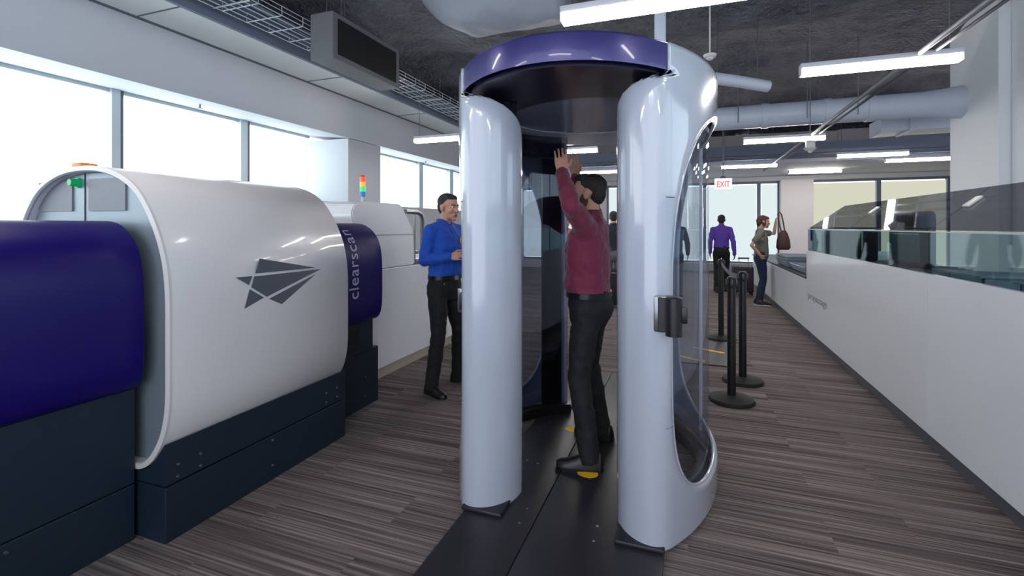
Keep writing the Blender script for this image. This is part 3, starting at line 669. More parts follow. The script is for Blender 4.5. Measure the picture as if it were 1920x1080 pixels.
# ============================================================ QUEUE POSTS
stan = thing('queue_post', 'black retractable-belt queue post nearest the body scanner, with reddish top', 'queue post', (.34, 4.38, 0), 0, 'black queue posts')
def stanchion(t_):
    bm = B(); R = []
    for r, z in ((.178, 0), (.18, .012), (.17, .03), (.10, .045), (.04, .055)): R.append([Vector((r*math.cos(2*PI*i/48), r*math.sin(2*PI*i/48), z)) for i in range(48)])
    loft(bm, R); obj('base', bm, M['blackr'], t_, smooth=True)
    bm = B(); cyl(bm, (0, 0, .05), (0, 0, .93), .034, .034, 28); obj('post', bm, M['black'], t_, smooth=True)
    bm = B(); cyl(bm, (0, 0, .93), (0, 0, 1.02), .036, .036, 28); cyl(bm, (0, 0, 1.02), (0, 0, 1.03), .036, .028, 28)
    for a in (0, 90, 180, 270):
        c, s = math.cos(math.radians(a)), math.sin(math.radians(a)); box(bm, (c*.036-.012, s*.036-.012, .94), (c*.036+.012, s*.036+.012, 1.01), .003)
    obj('belt_head', bm, M['black'], t_, smooth=True)
    bm = B(); cyl(bm, (0, 0, 1.03), (0, 0, 1.033), .026, .026, 24); obj('top_cap', bm, mat('reddish_cap', '#6b3a40', .5), t_)
stanchion(stan)
s2 = dup(stan, (.48, 4.96, 0), 0, 'black queue post holding the end of the belt, second from the body scanner')
s3 = dup(stan, (.40, 6.74, 0), 0, 'black queue post farthest back, at the other end of the stretched belt')
s2r = s3
bm = B(); p0, p1 = Vector((.40, 6.70, .98)), Vector((.48, 5.0, .98))
R = []
for i in range(13):
    q = p0.lerp(p1, i/12); sag = -.05*math.sin(PI*i/12); R.append([q+Vector((-.001, 0, -.025+sag)), q+Vector((.001, 0, -.025+sag)), q+Vector((.001, 0, .025+sag)), q+Vector((-.001, 0, .025+sag))])
loft(bm, R); MW[s3.name] = Matrix.Translation((.40, 6.74, 0)); obj('belt', bm, M['mulld'], s3, world=True)

# dark mat with yellow lines behind the scanner
fm = thing('floor_mat', 'dark floor mat with yellow lines lying beyond the right side of the scanner', 'mat', (0, 5.9, 0))
bm = B(); box(bm, (-.55, 5.42, .002), (.46, 6.6, .012), .003); obj('mat_body', bm, M['matb'], fm, world=True)
for a, b in (((1272, 669), (1322, 680)), ((1300, 653), (1358, 664))):
    pa, pb = [Vector((ray(p[0])[0]*(CH*F/(p[1]-425)), ray(p[0])[1]*(CH*F/(p[1]-425)), .012)) for p in (a, b)]
    d = (pb-pa).normalized(); n = Vector((-d.y, d.x, 0))*.028
    bm = B(); prism(bm, [pa-n, pb-n, pb+n, pa+n], (0, 0, .001)); obj('yellow_line', bm, M['yellow'], fm, world=True)

# ============================================================ CEILING LAMPS
def lamp(x0, y, label, L=1.22, z=2.89, x1=None):
    t_ = thing('ceiling_lamp', label, 'ceiling lamp', (x0+L/2, y, z), 0, 'linear lamps hanging from the ceiling')
    bm = B(); box(bm, (-L/2, -.05, .022), (L/2, .05, .11), .006); box(bm, (-L/2-.004, -.05, 0), (-L/2+.004, .05, .105)); box(bm, (L/2-.004, -.05, 0), (L/2+.004, .05, .105)); obj('housing', bm, M['lamph'], t_)
    bm = B(); box(bm, (-L/2+.005, -.047, 0), (L/2-.005, .047, .0215)); box(bm, (-L/2+.005, -.052, .001), (L/2-.005, -.0505, .06)); obj('diffuser', bm, M['lamp'], t_)
    for s in (-1, 1):
        bm = B(); cyl(bm, (s*(L/2-.08), 0, .09), (s*(L/2-.08), 0, ZD-z+.02), .004, .004, 6); obj('suspension_cable', bm, M['metal'], t_)
    return t_
lamp(-.84, 3.33, 'lamp hanging nearest the camera, above the body scanner header')
lamp(1.01, 5.27, 'large lamp hanging above the inspection counter, left of the right pillar')
lamp(.91, 9.25, 'lamp hanging in front of the silver duct, behind the large lamp over the counter')
lamp(2.93, 11.8, 'lamp hanging between the silver duct and the right pillar, above the yellowish blinds')
lamp(4.15, 12.98, 'lamp whose right end is hidden by the right pillar')
lamp(.78, 13.0, 'lamp hanging directly above the exit sign')
lamp(2.58, 14.9, 'lamp hanging lowest in the picture in front of the back pier')
lamp(-4.41, 7.2, 'lamp hanging left of the body scanner near the window wall')
lamp(-2.85, 9.25, 'upper lamp seen through the scanner doorway above the raised hands')
lamp(-1.95, 7.45, 'lamp seen through the scanner doorway just under its header')
lamp(-2.9, 13.0, 'lower lamp seen through the scanner doorway behind the head of the man in maroon')
lamp(-1.05, 13.0, 'lamp seen through the clear side of the scanner')
for x, y, w_ in ((1.3, 1.3, 'over the near end of the inspection counter'), (-.9, -.8, 'behind the camera over the aisle'), (-3.6, -.8, 'behind the camera over the near blue hood'), (-3.6, 1.3, 'above the near end of the baggage scanner'), (1.6, -.8, 'behind the camera beside the right wall')):
    lamp(x, y, 'lamp hanging '+w_+', outside the picture')

# ============================================================ CEILING SERVICES
def pipe(nm, label, cat, pts, r, m, seg=14, group=None):
    bm = B(); tube(bm, pts, r, seg); return tag(obj(nm, bm, m, smooth=True), label, cat, group)
# big silver duct across the room
dt = thing('air_duct', 'long silver round air duct running across the ceiling into the right pillar', 'air duct', (1, 8.6, 3.22))
bm = B(); cyl(bm, (-2.3, 8.6, 3.22), (3.2, 8.6, 3.22), .185, .185, 36); cyl(bm, (3.2, 8.6, 3.22), (3.64, 8.6, 3.22), .185, .23, 36); obj('duct_tube', bm, M['duct'], dt, world=True, smooth=True)
for x in (-1.2, .3, 1.15, 2.0, 2.55):
    bm = B(); cyl(bm, (x-.05, 8.6, 3.22), (x+.05, 8.6, 3.22), .198, .198, 36); obj('collar', bm, M['duct'], dt, world=True, smooth=True)
for x in (.75, 1.7, 2.35):
    bm = B(); cyl(bm, (x, 8.39, 3.1), (x, 8.39, 4.25), .008, .008, 8); obj('hanger', bm, M['metal'], dt, world=True)
dt = thing('box_duct', 'grey rectangular duct branch under the silver duct beside the right pillar', 'air duct', (3.3, 9.6, 3.1))

bm = B(); prism(bm, [(2.95, 9.4, 2.98), (2.95, 9.4, 3.22), (3.35, 9.4, 3.35), (5.0, 9.4, 3.35), (5.0, 9.4, 3.0), (3.35, 9.4, 3.0)], (0, .55, 0)); obj('duct_body', bm, M['duct'], dt, world=True)
bm = B(); box(bm, (3.33, 9.38, 2.98), (3.37, 9.97, 3.37)); obj('flange', bm, M['duct'], dt, world=True)
fd_ = thing('flexible_duct', 'short silver flexible duct poking out behind the top right of the body scanner', 'air duct', ony(1380, 152, 6.8))
bm = B(); tube(bm, [ony(1310, 143, 6.5), ony(1380, 152, 6.8), ony(1440, 162, 7.0)], .075, 20); obj('duct_sleeve', bm, M['duct'], fd_, world=True, smooth=True)
for q in (ony(1345, 148, 6.65), ony(1420, 158, 6.93)):
    bm = B(); cyl(bm, q, (q.x, q.y, 4.5), .006, .006, 8); obj('hanger_wire', bm, M['metal'], fd_, world=True)
pipe('conduit', 'long grey conduit running diagonally past the large lamp to the back of the room', 'conduit', [(1.92, .5, 2.99), (1.92, 5, 2.985), (1.92, 14.5, 2.96)], .022, M['pipe'], group='grey conduits')
pipe('conduit', 'second thinner conduit beside the diagonal one at the upper right', 'conduit', [(2.04, .5, 3.0), (2.04, 12.5, 2.985)], .014, M['pipe'], group='grey conduits')
pipe('sprinkler_pipe', 'thin grey sprinkler pipe crossing high above the body scanner to the right', 'pipe', [(-.05, 5.2, 3.72), (3.7, 5.0, 3.72)], .016, M['pipe'])
pipe('sprinkler_pipe', 'thin grey pipe crossing near the back wall under the ceiling', 'pipe', [(-3.5, 12.2, 3.05), (6.5, 12.2, 3.05)], .03, M['pipe'])
# wrapped big duct, top centre
bm = B(); n = 40
R = []
for i in range(n+1):
    x = -2.85+1.62*i/n; tp = min(1, (.15+i/16))**.5; R.append([Vector((x, 4.9, 3.98+.25*(1-tp)))+Vector((0, tp*(.42+.05*mn.noise(Vector((x*4, math.cos(t)*2, math.sin(t)*2))))*math.cos(t), tp*(.38+.05*mn.noise(Vector((x*4, math.cos(t)*2, math.sin(t)*2+9))))*math.sin(t))) for t in [2*PI*k/36 for k in range(36)]])
loft(bm, R); tag(obj('wrapped_duct', bm, M['wrap'], smooth='all'), 'fat pale grey wrapped duct at the top centre above the scanner', 'air duct')
bm = B(); box(bm, (-.10, 4.3, 3.3), (.0, 4.4, 4.2), .02); 
bm.free()
a = ony(1238, 75, 5.6)
bm = B(); box(bm, (a.x-.06, 5.55, 3.35), (a.x+.06, 5.67, 4.3), .01); tag(obj('hanger_post', bm, M['duct'], smooth=True), 'pale square drop post hanging behind the top of the scanner', 'post')
# unit box top left
un = thing('air_unit', 'grey boxy air handling unit hanging at the upper left beside the wire tray', 'air unit', (-3.5, 4.8, 3.9))
a, b = ony(582, 50, 4.3), ony(624, 20, 4.3)
bm = B(); box(bm, (a.x, 4.3, 3.32), (b.x, 5.6, 3.84), .008); obj('casing', bm, M['hvac'], un, world=True)
bm = B(); box(bm, (b.x+.0005, 4.38, 3.38), (b.x+.006, 5.52, 3.78)); obj('side_grille', bm, M['dark'], un, world=True)
for x in (a.x+.05, b.x-.05):
    bm = B(); cyl(bm, (x, 4.5, 3.83), (x, 4.5, 4.4), .006, .006, 6); obj('hanger_rod', bm, M['metal'], un, world=True)
# wire basket tray, left
wt = thing('cable_tray', 'wire basket cable tray running along the upper left toward the back of the room', 'cable tray', (-4.2, 5, 3.8))
bm = B(); x0, x1, z0 = -4.6, -4.1, 3.72
for dx in (0, .1, .2, .3, .4, .5): cyl(bm, (x0+dx, -2, z0), (x0+dx, 13, z0), .006, .006, 5)
for dz in (.05, .1):
    for x in (x0, x1): cyl(bm, (x, -2, z0+dz), (x, 13, z0+dz), .004, .004, 5)
for k in range(100):
    y = -2+.15*k
    if k % 2 == 0: cyl(bm, (x0, y, z0), (x1, y, z0), .006, .006, 5); cyl(bm, (x0, y, z0), (x0, y, z0+.1), .004, .004, 5); cyl(bm, (x1, y, z0), (x1, y, z0+.1), .004, .004, 5)
obj('basket', bm, M['tray'], wt, world=True)
bm = B()
for k in range(5): tube(bm, [(x0+.08+.07*k+.03*math.sin(i*1.3+k), -2+15*i/24, z0+.02+.008*k) for i in range(25)], .011, 6)
obj('cables', bm, M['dgrey'], wt, world=True)
for y in (2.2, 3.6, 5.0, 7.5, 10):
    bm = B(); cyl(bm, (x1, y, z0), (x1, y, 4.3), .006, .006, 6); cyl(bm, (x0, y, z0-.01), (x1, y, z0-.01), .01, .01, 6); obj('tray_hanger', bm, M['metal'], wt, world=True)
# suspended rods at the front left
# sensor and small devices
sn = thing('ceiling_sensor', 'small white sensor hanging under the silver duct', 'sensor', ony(1519, 275, 8.0))
c = ony(1519, 275, 8.0); bm = B(); box(bm, (-.055, -.05, -.02), (.055, .05, .085), .01); obj('sensor_body', bm, M['whitetrim'], sn, smooth=True)
bm = B(); cyl(bm, (0, 0, -.06), (0, 0, -.02), .05, .09, 20); ell(bm, (0, 0, -.065), (.03, .03, .03)); obj('sensor_dome', bm, M['whitetrim'], sn, smooth=True)
bm = B(); cyl(bm, (0, 0, .08), (0, 0, 1.4), .008, .008, 8); obj('rod', bm, M['metal'], sn)
sd = thing('smoke_detector', 'small white detector behind the top right edge of the body scanner', 'detector', ony(1331, 108, 5.6))
bm = B(); cyl(bm, (0, 0, 0), (0, 0, .03), .06, .07, 20); cyl(bm, (0, 0, .03), (0, 0, 1.2), .008, .008, 8); ell(bm, (0, 0, 0), (.04, .04, .03)); obj('detector_body', bm, M['whitetrim'], sd, smooth=True)
for px, py, lb in ((375, 197, 'small sprinkler head under the window soffit above the baggage scanner'), (798, 303, 'small sprinkler head under the window soffit above the person in royal blue')):
    c = onx(px, py, -6.0); q = thing('sprinkler', lb, 'sprinkler', (c.x, c.y, 3.05))
    bm = B(); cyl(bm, (0, 0, -.05), (0, 0, .02), .012, .012, 10); obj('stem', bm, M['metal'], q)
    bm = B(); cyl(bm, (0, 0, -.058), (0, 0, -.05), .03, .03, 16); obj('deflector', bm, M['metal'], q)
# exit sign
es = thing('exit_sign', 'white exit sign with red letters hanging from a stem', 'exit sign', (.62, 10.4, 2.3))
c = ony(1356, 345, 10.4)
bm = B(); box(bm, (c.x-.16, 10.39, c.z-.115), (c.x+.16, 10.43, c.z+.115), .006); so = obj('sign_panel', bm, M['signw'], es, world=True)
bm = text_bm('EXIT', .17, .004); wm = max(v.co.x for v in bm.verts)
bm.transform(Matrix.Translation((c.x-.12, 10.386, c.z-.06)) @ Matrix.Rotation(PI/2, 4, 'X') @ Matrix.Diagonal((.24/wm, 1, 1, 1))); obj('sign_lettering', bm, M['red'], so, world=True)
bm = B(); cyl(bm, (c.x, 10.41, c.z+.115), (c.x, 10.41, c.z+.16), .07, .03, 16); cyl(bm, (c.x, 10.41, c.z+.15), (c.x, 10.41, 4.5), .012, .012, 10); obj('stem', bm, M['mulld'], es, world=True)
#PEOPLE ============================================================ PEOPLE
def V3(p): return Vector(p)
def stations(bm, st, n=28, e=2.3):
    """torso-like loft: (x, y, z, rx, ry) stations, superelliptic"""
    R = []
    for x, y, z, rx, ry in st:
        r = []
        for i in range(n):
            t = 2*PI*i/n; c, s = math.cos(t), math.sin(t); k = (abs(c)**e+abs(s)**e)**(-1/e); r.append(Vector((x+rx*c*k, y+ry*s*k, z)))
        R.append(r)
    loft(bm, R)
def limb(bm, pts, rs, u=14):
    for i in range(len(pts)-1): cap(bm, pts[i], pts[i+1], rs[i], rs[i+1], u)
def hand(bm, w, d, n, s, curl=.35, spread=.045, big=1.0):
    """palm, four unequal bent fingers and a thumb leaving the side of the palm; d along hand, n palm side, s thumb side"""
    w, d, n, s = V3(w), V3(d).normalized(), V3(n).normalized(), V3(s).normalized()
    n = (n-d*n.dot(d)).normalized(); s = (s-d*s.dot(d)-n*s.dot(n)).normalized()
    R = []
    for q, a, b in ((-.01, .026, .020), (.02, .034, .018), (.055, .042, .015), (.088, .042, .012)):
        R.append([w+d*q*big+s*(a*big*math.cos(t))+n*(b*big*math.sin(t)) for t in [2*PI*i/16 for i in range(16)]])
    loft(bm, R)
    for k, L in enumerate((.070, .079, .074, .058)):
        off = (.0325-.0215*k)*big; p = w+d*.083*big+s*off; f = (d+s*(spread*(1.5-k))).normalized(); r = (.0082, .0084, .0080, .0072)[k]*big
        for j, fr in enumerate((.45, .31, .24)):
            ang = curl*(.6+.5*j); f2 = (f*math.cos(ang)+n*math.sin(ang)).normalized(); q = p+f2*L*fr*big
            cap(bm, p, q, r, r*.93, 10); p = q; f = f2; r *= .93
    p = w+d*.028*big+s*.028*big; f = (s*.75+d*.7+n*.25).normalized(); q = p+f*.042*big; cap(bm, p, q, .013*big, .0105*big, 10)
    f = (s*.25+d*.9+n*.3).normalized(); cap(bm, q, q+f*.032*big, .0105*big, .0085*big, 10)
def person(name, label, loc, rotz, H=1.76, sh=None, el=None, wr=None, hd=None, knee=None, ank=None, toe=None, head=(0, .03), yaw=0, pitch=0,
           top='maroon', leg='trous', skin='skin', hair='hair', hairstyle='short', short=False, female=False, voxel=.006, belt=True, shoe='shoe', group=None, beard=False, build=1.0, hem=None):
    k = H/1.76; root = None
    S = lambda p: Vector(p)*k
    sh = [S(p) for p in (sh or [(-.176, -.01, 1.415), (.176, -.01, 1.415)])]
    el = [S(p) for p in (el or [(-.25, -.04, 1.15), (.25, -.04, 1.15)])]; wr = [S(p) for p in (wr or [(-.27, .04, .90), (.27, .04, .90)])]
    hip = [S((-.09, 0, .92)), S((.09, 0, .92))]
    knee = [S(p) for p in (knee or [(-.11, .02, .50), (.11, .02, .50)])]; ank = [S(p) for p in (ank or [(-.12, -.03, .085), (.12, -.03, .085)])]
    toe = [V3(p) for p in (toe or [(-.15, 1, 0), (.15, 1, 0)])]
    hd = hd or [((0, .25, -1), (1, .2, 0), (0, 1, .2)), ((0, .25, -1), (-1, .2, 0), (0, 1, .2))]
    HC_ = S((head[0], head[1], 1.632)); HR = Matrix.Rotation(yaw, 3, 'Z') @ Matrix.Rotation(pitch, 3, 'X')
    hp = lambda p: HC_+HR@(Vector(p)*k)
    def he(bm, c, r, u=20): ell(bm, hp(c), [x*k for x in r], HR, u, 14)
    w_ = build
    # ---- body: one continuous surface
    bm = B()
    tor = [(0, 0, .86, .13, .09), (0, 0, .95, .155, .105), (0, 0, 1.05, .135, .092), (0, 0, 1.15, .137, .09), (0, 0, 1.28, .155, .10), (0, -.01, 1.38, .165, .092), (0, -.015, 1.45, .12, .065), (0, -.015, 1.49, .06, .055)]
    stations(bm, [(x*k, y*k, z*k, rx*k*w_, ry*k*w_) for x, y, z, rx, ry in tor])
    cap(bm, S((0, -.02, 1.43)), hp((0, -.02, -.06)), .056*k, .054*k, 18)
    he(bm, (0, -.012, .035), (.076, .097, .082)); he(bm, (0, .028, -.022), (.063, .066, .086)); he(bm, (0, .035, -.073), (.052, .056, .040)); he(bm, (0, .070, -.100), (.026, .024, .020))
    he(bm, (0, .077, .024), (.050, .018, .014)); he(bm, (0, .078, -.062), (.030, .021, .022))
    cap(bm, hp((0, .086, .012)), hp((0, .108, -.028)), .009*k, .0125*k, 12); he(bm, (0, .101, -.034), (.018, .014, .010), 14)
    for s in (-1, 1):
        he(bm, (s*.037, .058, -.028), (.024, .028, .026), 16); he(bm, (s*.077, -.008, -.008), (.010, .021, .033), 16); he(bm, (s*.081, -.016, .004), (.008, .017, .020), 12)
    for i in (0, 1):
        r = .046 if not female else .038
        limb(bm, [sh[i], sh[i].lerp(el[i], .5), el[i]], [r*k, r*.92*k, r*.78*k]); limb(bm, [el[i], el[i].lerp(wr[i], .35), wr[i]], [r*.8*k, r*.85*k, .026*k])
        hand(bm, wr[i], *hd[i][:3], curl=hd[i][3] if len(hd[i]) > 3 else .35, big=k*(.92 if female else 1))
        limb(bm, [hip[i], hip[i].lerp(knee[i], .5), knee[i]], [.078*k, .068*k, .05*k]); limb(bm, [knee[i], knee[i].lerp(ank[i], .35), ank[i]], [.05*k, .053*k, .030*k])
        f = toe[i].normalized(); cap(bm, ank[i]+Vector((0, 0, -.04*k)), ank[i]+f*.10*k+Vector((0, 0, -.055*k)), .026*k, .018*k)
    for v in bm.verts: v.co = v.co
    body = fuse(name, bm, M[skin], None, voxel, 5)
    body.location = loc; body.rotation_euler = (0, 0, rotz); MW[body.name] = Matrix.Translation(loc) @ Matrix.Rotation(rotz, 4, 'Z')
    tag(body, label, 'person', group); P = body
    # ---- face details
    for s in (-1, 1):
        bm = B(); he(bm, (s*.030, .079, .006), (.0125, .012, .010), 14); e = obj('eye', bm, M['eye'], P, smooth=True)
        bm = B(); he(bm, (s*.031, .0885, .006), (.0055, .004, .0055), 10); obj('iris', bm, M['iris'], e, smooth=True)
        bm = B(); cap(bm, hp((s*.014, .094, .024)), hp((s*.048, .080, .027)), .0042*k, .003*k, 8); obj('eyebrow', bm, M[hair], P, smooth=True)
    bm = B(); he(bm, (0, .0945, -.060), (.022, .009, .0045), 14); he(bm, (0, .0935, -.069), (.019, .009, .0055), 14); fuse('lips', bm, M['lip'], P, .003, 1)
    if beard:
        bm = B(); he(bm, (0, .036, -.078), (.0555, .060, .040)); he(bm, (0, .072, -.103), (.028, .026, .021))
        for s in (-1, 1): he(bm, (s*.060, .010, -.045), (.012, .028, .045), 12)
        fuse('beard', bm, M['beard'], P, .005, 3)
    # ---- hair
    bm = B()
    he(bm, (0, -.028, .050), (.082, .096, .079)); he(bm, (0, -.062, .0), (.070, .055, .070))
    if hairstyle == 'short':
        he(bm, (0, .020, .098), (.062, .066, .030)); he(bm, (0, .055, .098), (.045, .028, .018))
    if hairstyle == 'crop': he(bm, (0, .010, .085), (.066, .066, .036))
    if hairstyle == 'bun':
        he(bm, (0, -.085, -.02), (.062, .045, .085)); he(bm, (0, -.10, .02), (.04, .04, .05)); he(bm, (0, .02, .075), (.070, .068, .040))
        for s in (-1, 1): he(bm, (s*.068, .0, -.02), (.018, .035, .07), 12)
    fuse('hair', bm, M[hair], P, max(.005, voxel), 3, .006*k, .02)
    # ---- top
    bm = B(); zb = (hem or 1.0)
    def sleeve(i):
        if short: m = sh[i].lerp(el[i], .62); limb(bm, [sh[i], m], [.062*k, .062*k])
        else:
            limb(bm, [sh[i], sh[i].lerp(el[i], .5), el[i]], [.066*k*w_, .061*k, .054*k]); limb(bm, [el[i], el[i].lerp(wr[i], .45), el[i].lerp(wr[i], .93)], [.054*k, .052*k, .037*k]); cap(bm, el[i].lerp(wr[i], .90), el[i].lerp(wr[i], .985), .038*k, .037*k)
    sleeve(0); sleeve(1)
    sx = (sh[1]-sh[0]).length/2
    st = [(0, .0, zb-.008, .152, .108), (0, .0, zb+.012, .162, .118), (0, .01, 1.05, .160, .120), (0, .01, 1.16, .160, .118), (0, .008, 1.28, .172, .120), (0, 0, 1.38, .178, .108), (0, -.012, 1.44, .150, .085), (0, -.018, 1.475, .090, .068), (0, -.018, 1.495, .062, .060)]
    if female: st = [(x, y, z, rx*.9, ry*(1.08 if .9 < z < 1.1 else .98)) for x, y, z, rx, ry in st]
    stations(bm, [(x*k, y*k, z*k, rx*k*w_, ry*k*w_) for x, y, z, rx, ry in st])
    for i in (0, 1): cap(bm, sh[i], S((sh[i].x/k*.4, -.015, 1.45)), .064*k, .055*k)
    shirt = fuse('shirt', bm, M[top], P, max(.006, voxel), 5, (.010 if female else .022)*k, .075)
    if not short:
        bm = B(); c = S((0, -.012, 1.50)); R = []
        for j, (dz, r) in enumerate(((-.035, .076), (.0, .066), (.028, .064), (.030, .070), (-.02, .084))):
            R.append([c+Vector((r*k*math.sin(t), r*k*math.cos(t)*.95-(0), dz*k+(-.032*k*max(0, math.cos(t))**3))) for t in [math.radians(14+332*i/36) for i in range(37)]])
        loft(bm, R, caps=False, closed=False); o = obj('collar', bm, M[top], shirt, smooth='all'); m = o.modifiers.new('t', 'SOLIDIFY'); m.thickness = .003
        for i in (0, 1):
            bm = B(); a, b = el[i].lerp(wr[i], .84), el[i].lerp(wr[i], .99); cyl(bm, a, b, .041*k, .039*k, 24); obj('cuff', bm, M[top], shirt, smooth=True)
        bm = B()
        pts = [(0, .118, 1.02), (0, .130, 1.15), (0, .127, 1.28), (0, .104, 1.38), (0, .072, 1.44)]
        for a, b in zip(pts[:-1], pts[1:]):
            a, b = S(a), S(b); a.y *= w_; b.y *= w_; prism(bm, [a+Vector((-.014, .004, 0)), a+Vector((.014, .004, 0)), b+Vector((.014, .004, 0)), b+Vector((-.014, .004, 0))], (0, .004, 0))
        obj('button_placket', bm, M[top], shirt)
    # ---- trousers
    bm = B()
    stations(bm, [(x*k, y*k, z*k, rx*k*w_, ry*k*w_) for x, y, z, rx, ry in [(0, 0, .80, .135, .090), (0, -.01, .86, .160, .112), (0, -.012, .92, .165, .122), (0, -.004, .98, .158, .115), (0, 0, 1.05, .150, .108)]])
    ri = [(.093, .083, .066), (.066, .065, .058)] if leg != 'jeans' else [(.092, .080, .058), (.058, .056, .043)]
    for i in (0, 1):
        limb(bm, [hip[i]+Vector((0, -.01, -.04)), hip[i].lerp(knee[i], .5), knee[i]], [r*k for r in ri[0]], 18); a = ank[i].copy(); a.z = (.07 if leg != 'jeans' else .13)*k
        limb(bm, [knee[i], knee[i].lerp(a, .45)], [ri[1][0]*k, ri[1][1]*k], 18); cyl(bm, knee[i].lerp(a, .45), a+Vector((0, 0, -.03*k)), ri[1][1]*k, ri[1][2]*k*1.06, 20)
    tr = fuse('trousers', bm, M[leg], P, max(.006, voxel), 5, (.006 if leg == 'jeans' else .018)*k, .08)
    if belt:
        bm = B(); rows = []
        for z, d in ((.988, .0), (.988, .006), (1.022, .006), (1.022, 0)):
            rows.append([Vector(((.164*w_+d)*k*math.cos(t), (.120*w_+d)*k*math.sin(t), z*k)) for t in [2*PI*i/48 for i in range(48)]])
        loft(bm, rows+[rows[0]], caps=False); b_ = obj('belt', bm, M['black'], tr, smooth=True)
        bm = B(); box(bm, (-.024*k, (.122*w_+.002)*k, .982*k), (.024*k, (.122*w_+.014)*k, 1.021*k), .004); obj('buckle', bm, M['metal'], b_)
    # ---- shoes
    for i in (0, 1):
        f = toe[i].normalized(); r = Vector((f.y, -f.x, 0)); c = ank[i].copy(); c.z = 0; lift = max(0, ank[i].z-.085*k); up = Vector((0, 0, lift))
        bm = B(); R = []
        for q, hw, ht in ((-.075, .018, .052), (-.06, .035, .09), (-.02, .039, .105), (.03, .040, .092), (.08, .044, .066), (.13, .045, .048), (.175, .040, .040), (.20, .018, .028)):
            R.append([c+up+f*q*k+r*(hw*k*math.cos(t))+Vector((0, 0, .012*k+(ht*k*max(0, math.sin(t)) if math.sin(t) > 0 else 0))) for t in [2*PI*j/20 for j in range(20)]])
        loft(bm, R); s_ = obj('shoe', bm, M[shoe], P, smooth=True)
        bm = B(); pl = []
        for q, hw in ((-.078, .016), (-.06, .034), (-.02, .037), (.03, .038), (.08, .045), (.13, .047), (.172, .040), (.198, .018)): pl.append((q, hw))
        poly = [c+up+f*q*k+r*hw*k+Vector((0, 0, .0005)) for q, hw in pl]+[c+up+f*q*k-r*hw*k+Vector((0, 0, .0005)) for q, hw in pl[::-1]]
        prism(bm, poly, (0, 0, .016*k)); obj('sole', bm, M['sole'] if shoe == 'sneaker' else M['black'], s_)
    return P, shirt
M['sneaker'] = mat('dark_canvas', '#22242c', .8)

# man in maroon inside the scanner, facing left in the picture, arms raised
p1, sh1 = person('person', 'person in a maroon shirt inside the body scanner with hands raised above the head', (-.59, 3.03, PT), PI/2, 1.765,
    el=[(-.365, .03, 1.545), (.365, .05, 1.565)], wr=[(-.205, .125, 1.752), (.15, .12, 1.76)],
    hd=[((.22, .10, .95), (.75, .35, -.2), (.3, -1, .1), .12), ((-.30, .06, .95), (-.75, .35, -.2), (-.3, -1, .1), .12)],
    knee=[(-.165, .03, .51), (.165, .03, .51)], ank=[(-.215, -.05, .085), (.215, -.05, .085)], toe=[(-.2, 1, 0), (.2, 1, 0)], head=(0, .01), yaw=0, pitch=.03, top='maroon', voxel=.0045, beard=True, build=1.13)
# man in royal blue at the conveyor cabinet
p2, sh2 = person('person', 'person in a royal blue long-sleeved shirt standing beside the white conveyor cabinet', (-2.06, 3.87, 0), math.radians(-105), 1.75,
    el=[(-.24, .03, 1.15), (.215, -.05, 1.16)], wr=[(-.12, .26, 1.20), (.14, .19, 1.20)], hd=[((.2, 1, .1), (.9, -.1, -.5), (0, .1, 1), .3), ((-.15, 1, .1), (-.9, -.1, -.5), (0, .1, 1), .3)],
    knee=[(-.14, .04, .50), (.15, .06, .51)], ank=[(-.20, -.02, .085), (.20, .02, .085)], toe=[(-.5, 1, 0), (.15, 1, 0)], head=(0, .045), yaw=-.05, pitch=-.08, top='blues', hairstyle='crop', hair='hairg', skin='skin2', voxel=.0045, build=1.05)
bm = B(); c = Vector((-.075, .125, 1.325)); prism(bm, [c+Vector((.024*math.cos(t)*(1 if math.sin(t) > 0 else .9), 0, .030*math.sin(t))) for t in [2*PI*i/20 for i in range(20)]], (0, .012, .0)); obj('chest_badge', bm, M['gold'], sh2)
# woman at the loading table
p3, sh3 = person('person', 'person in an olive T-shirt and dark jeans lifting a brown bag at the loading table', (1.27, 9.95, 0), -PI/2, 1.66,
    sh=[(-.165, 0, 1.42), (.165, -.01, 1.42)], el=[(-.20, .26, 1.40), (.26, -.20, 1.18)], wr=[(-.16, .28, 1.62), (.19, -.03, .98)],
    hd=[((0, .1, 1), (.3, 1, .1), (1, 0, 0), 1.1), ((-.3, .6, -.7), (-1, 0, 0), (0, 1, .3), .3)], ank=[(-.06, -.05, .085), (.06, -.02, .085)], knee=[(-.07, .04, .49), (.07, .04, .49)],
    top='olive', leg='jeans', hair='hair2', hairstyle='bun', short=True, female=True, voxel=.008, belt=False, shoe='sneaker', hem=.92, head=(0, .05), pitch=-.12)
person('person', 'person in a violet shirt walking away with a suitcase toward the back wall', (.70, 11.67, 0), -.06, 1.72,
    wr=[(-.24, .02, .88), (.27, -.08, .86)], el=[(-.235, -.06, 1.15), (.245, -.09, 1.14)], ank=[(-.10, -.18, .10), (.10, .14, .085)], knee=[(-.10, .02, .50), (.10, .12, .50)], hd=[((0, .1, -1), (1, .2, 0), (0, 1, .2)), ((0, -.1, -1), (-1, .2, 0), (0, 1, .2), .9)],
    top='purp', skin='skin3', hair='hair', voxel=.009, head=(0, .03), belt=True)
person('person', 'person in a dark navy top and grey trousers glimpsed behind the man in maroon', (-1.33, 9.25, 0), .2, 1.75, top='navyc', leg='grayc', hair='hairg', voxel=.011, belt=False)
person('person', 'person in dark navy clothes glimpsed through the clear side of the body scanner', (-.26, 10.5, 0), .1, 1.72, top='navyc', leg='jeans', voxel=.011, belt=False)
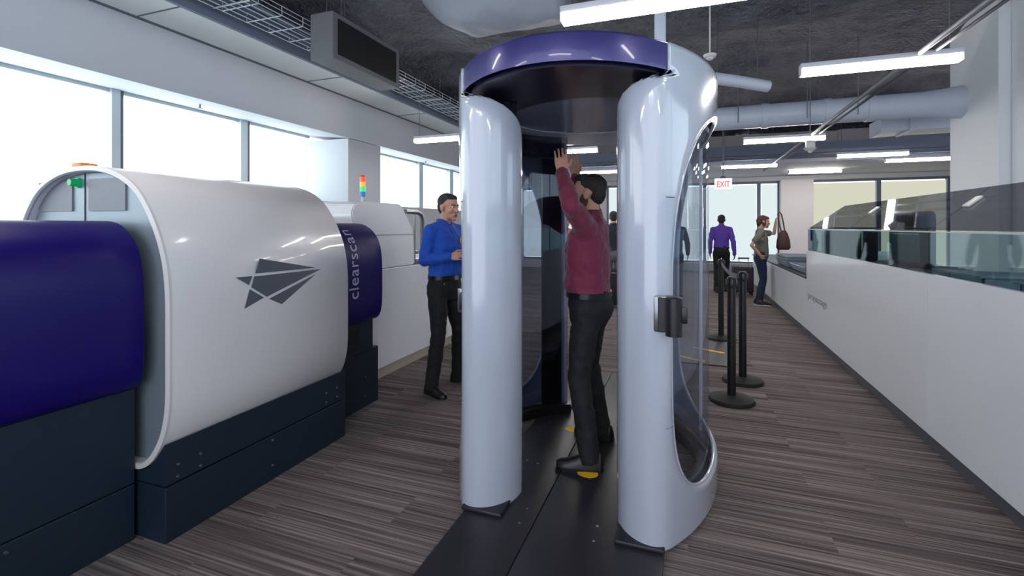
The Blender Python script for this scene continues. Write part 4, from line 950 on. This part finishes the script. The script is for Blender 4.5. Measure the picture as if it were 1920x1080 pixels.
person('person', 'person in a pink top glimpsed between the scanner door post and the man in maroon', (-2.50, 10.2, 0), -2.6, 1.66, top='pink', leg='jeans', female=True, hairstyle='bun', hair='hair2', voxel=.011, belt=False)

# ---- things they carry
bag = thing('handbag', 'dark brown leather bag held up by its strap over the grey trays', 'bag', (1.66, 10.1, 1.02))
bm = B(); R = []
for z, a, b in ((0, .09, .035), (.04, .12, .05), (.18, .11, .05), (.30, .075, .035), (.36, .04, .02)):
    R.append([Vector((a*math.cos(t)+.0, b*math.sin(t), z)) for t in [2*PI*i/24 for i in range(24)]])
loft(bm, R); obj('bag_body', bm, M['leather'], bag, smooth=True)
bm = B(); tube(bm, [(-.03, 0, .33), (-.07, 0, .50), (-.09, 0, .66), (-.065, 0, .70), (-.03, 0, .66), (.0, 0, .50), (.025, 0, .33)], .012, 10); obj('strap', bm, M['leather'], bag, smooth=True)
def suitcase(label, loc, rotz, m, tall=.30):
    s = thing('suitcase', label, 'suitcase', loc, rotz)
    bm = B(); box(bm, (-.20, -.12, .05), (.20, .12, .60), .04, 4); obj('case_shell', bm, M[m], s, smooth=True)
    for x in (-.16, .16):
        for y in (-.09, .09): bm = B(); cyl(bm, (x-.015, y, .03), (x+.015, y, .03), .028, .028, 16); box(bm, (x-.01, y-.01, .03), (x+.01, y+.01, .06)); obj('wheel', bm, M['blackr'], s, smooth=True)
    bm = B()
    for x in (-.09, .09): cyl(bm, (x, -.08, .58), (x, -.08, .60+tall), .008, .008, 10)
    hn = obj('telescopic_handle', bm, M['chrome'], s, smooth=True)
    bm = B(); box(bm, (-.11, -.095, .595+tall), (.11, -.065, .625+tall), .01); obj('grip', bm, M['blackr'], hn, smooth=True)
    bm = B(); box(bm, (-.06, .118, .25), (.06, .13, .27), .004); obj('side_handle', bm, M['blackr'], s)
suitcase('dark plum suitcase pulled by the person in violet, seen behind the queue posts', (1.10, 11.35, 0), .1, 'scase', .17)
suitcase('black suitcase standing by the person in navy behind the man in maroon', (-1.24, 8.75, 0), .3, 'scase2', .05)
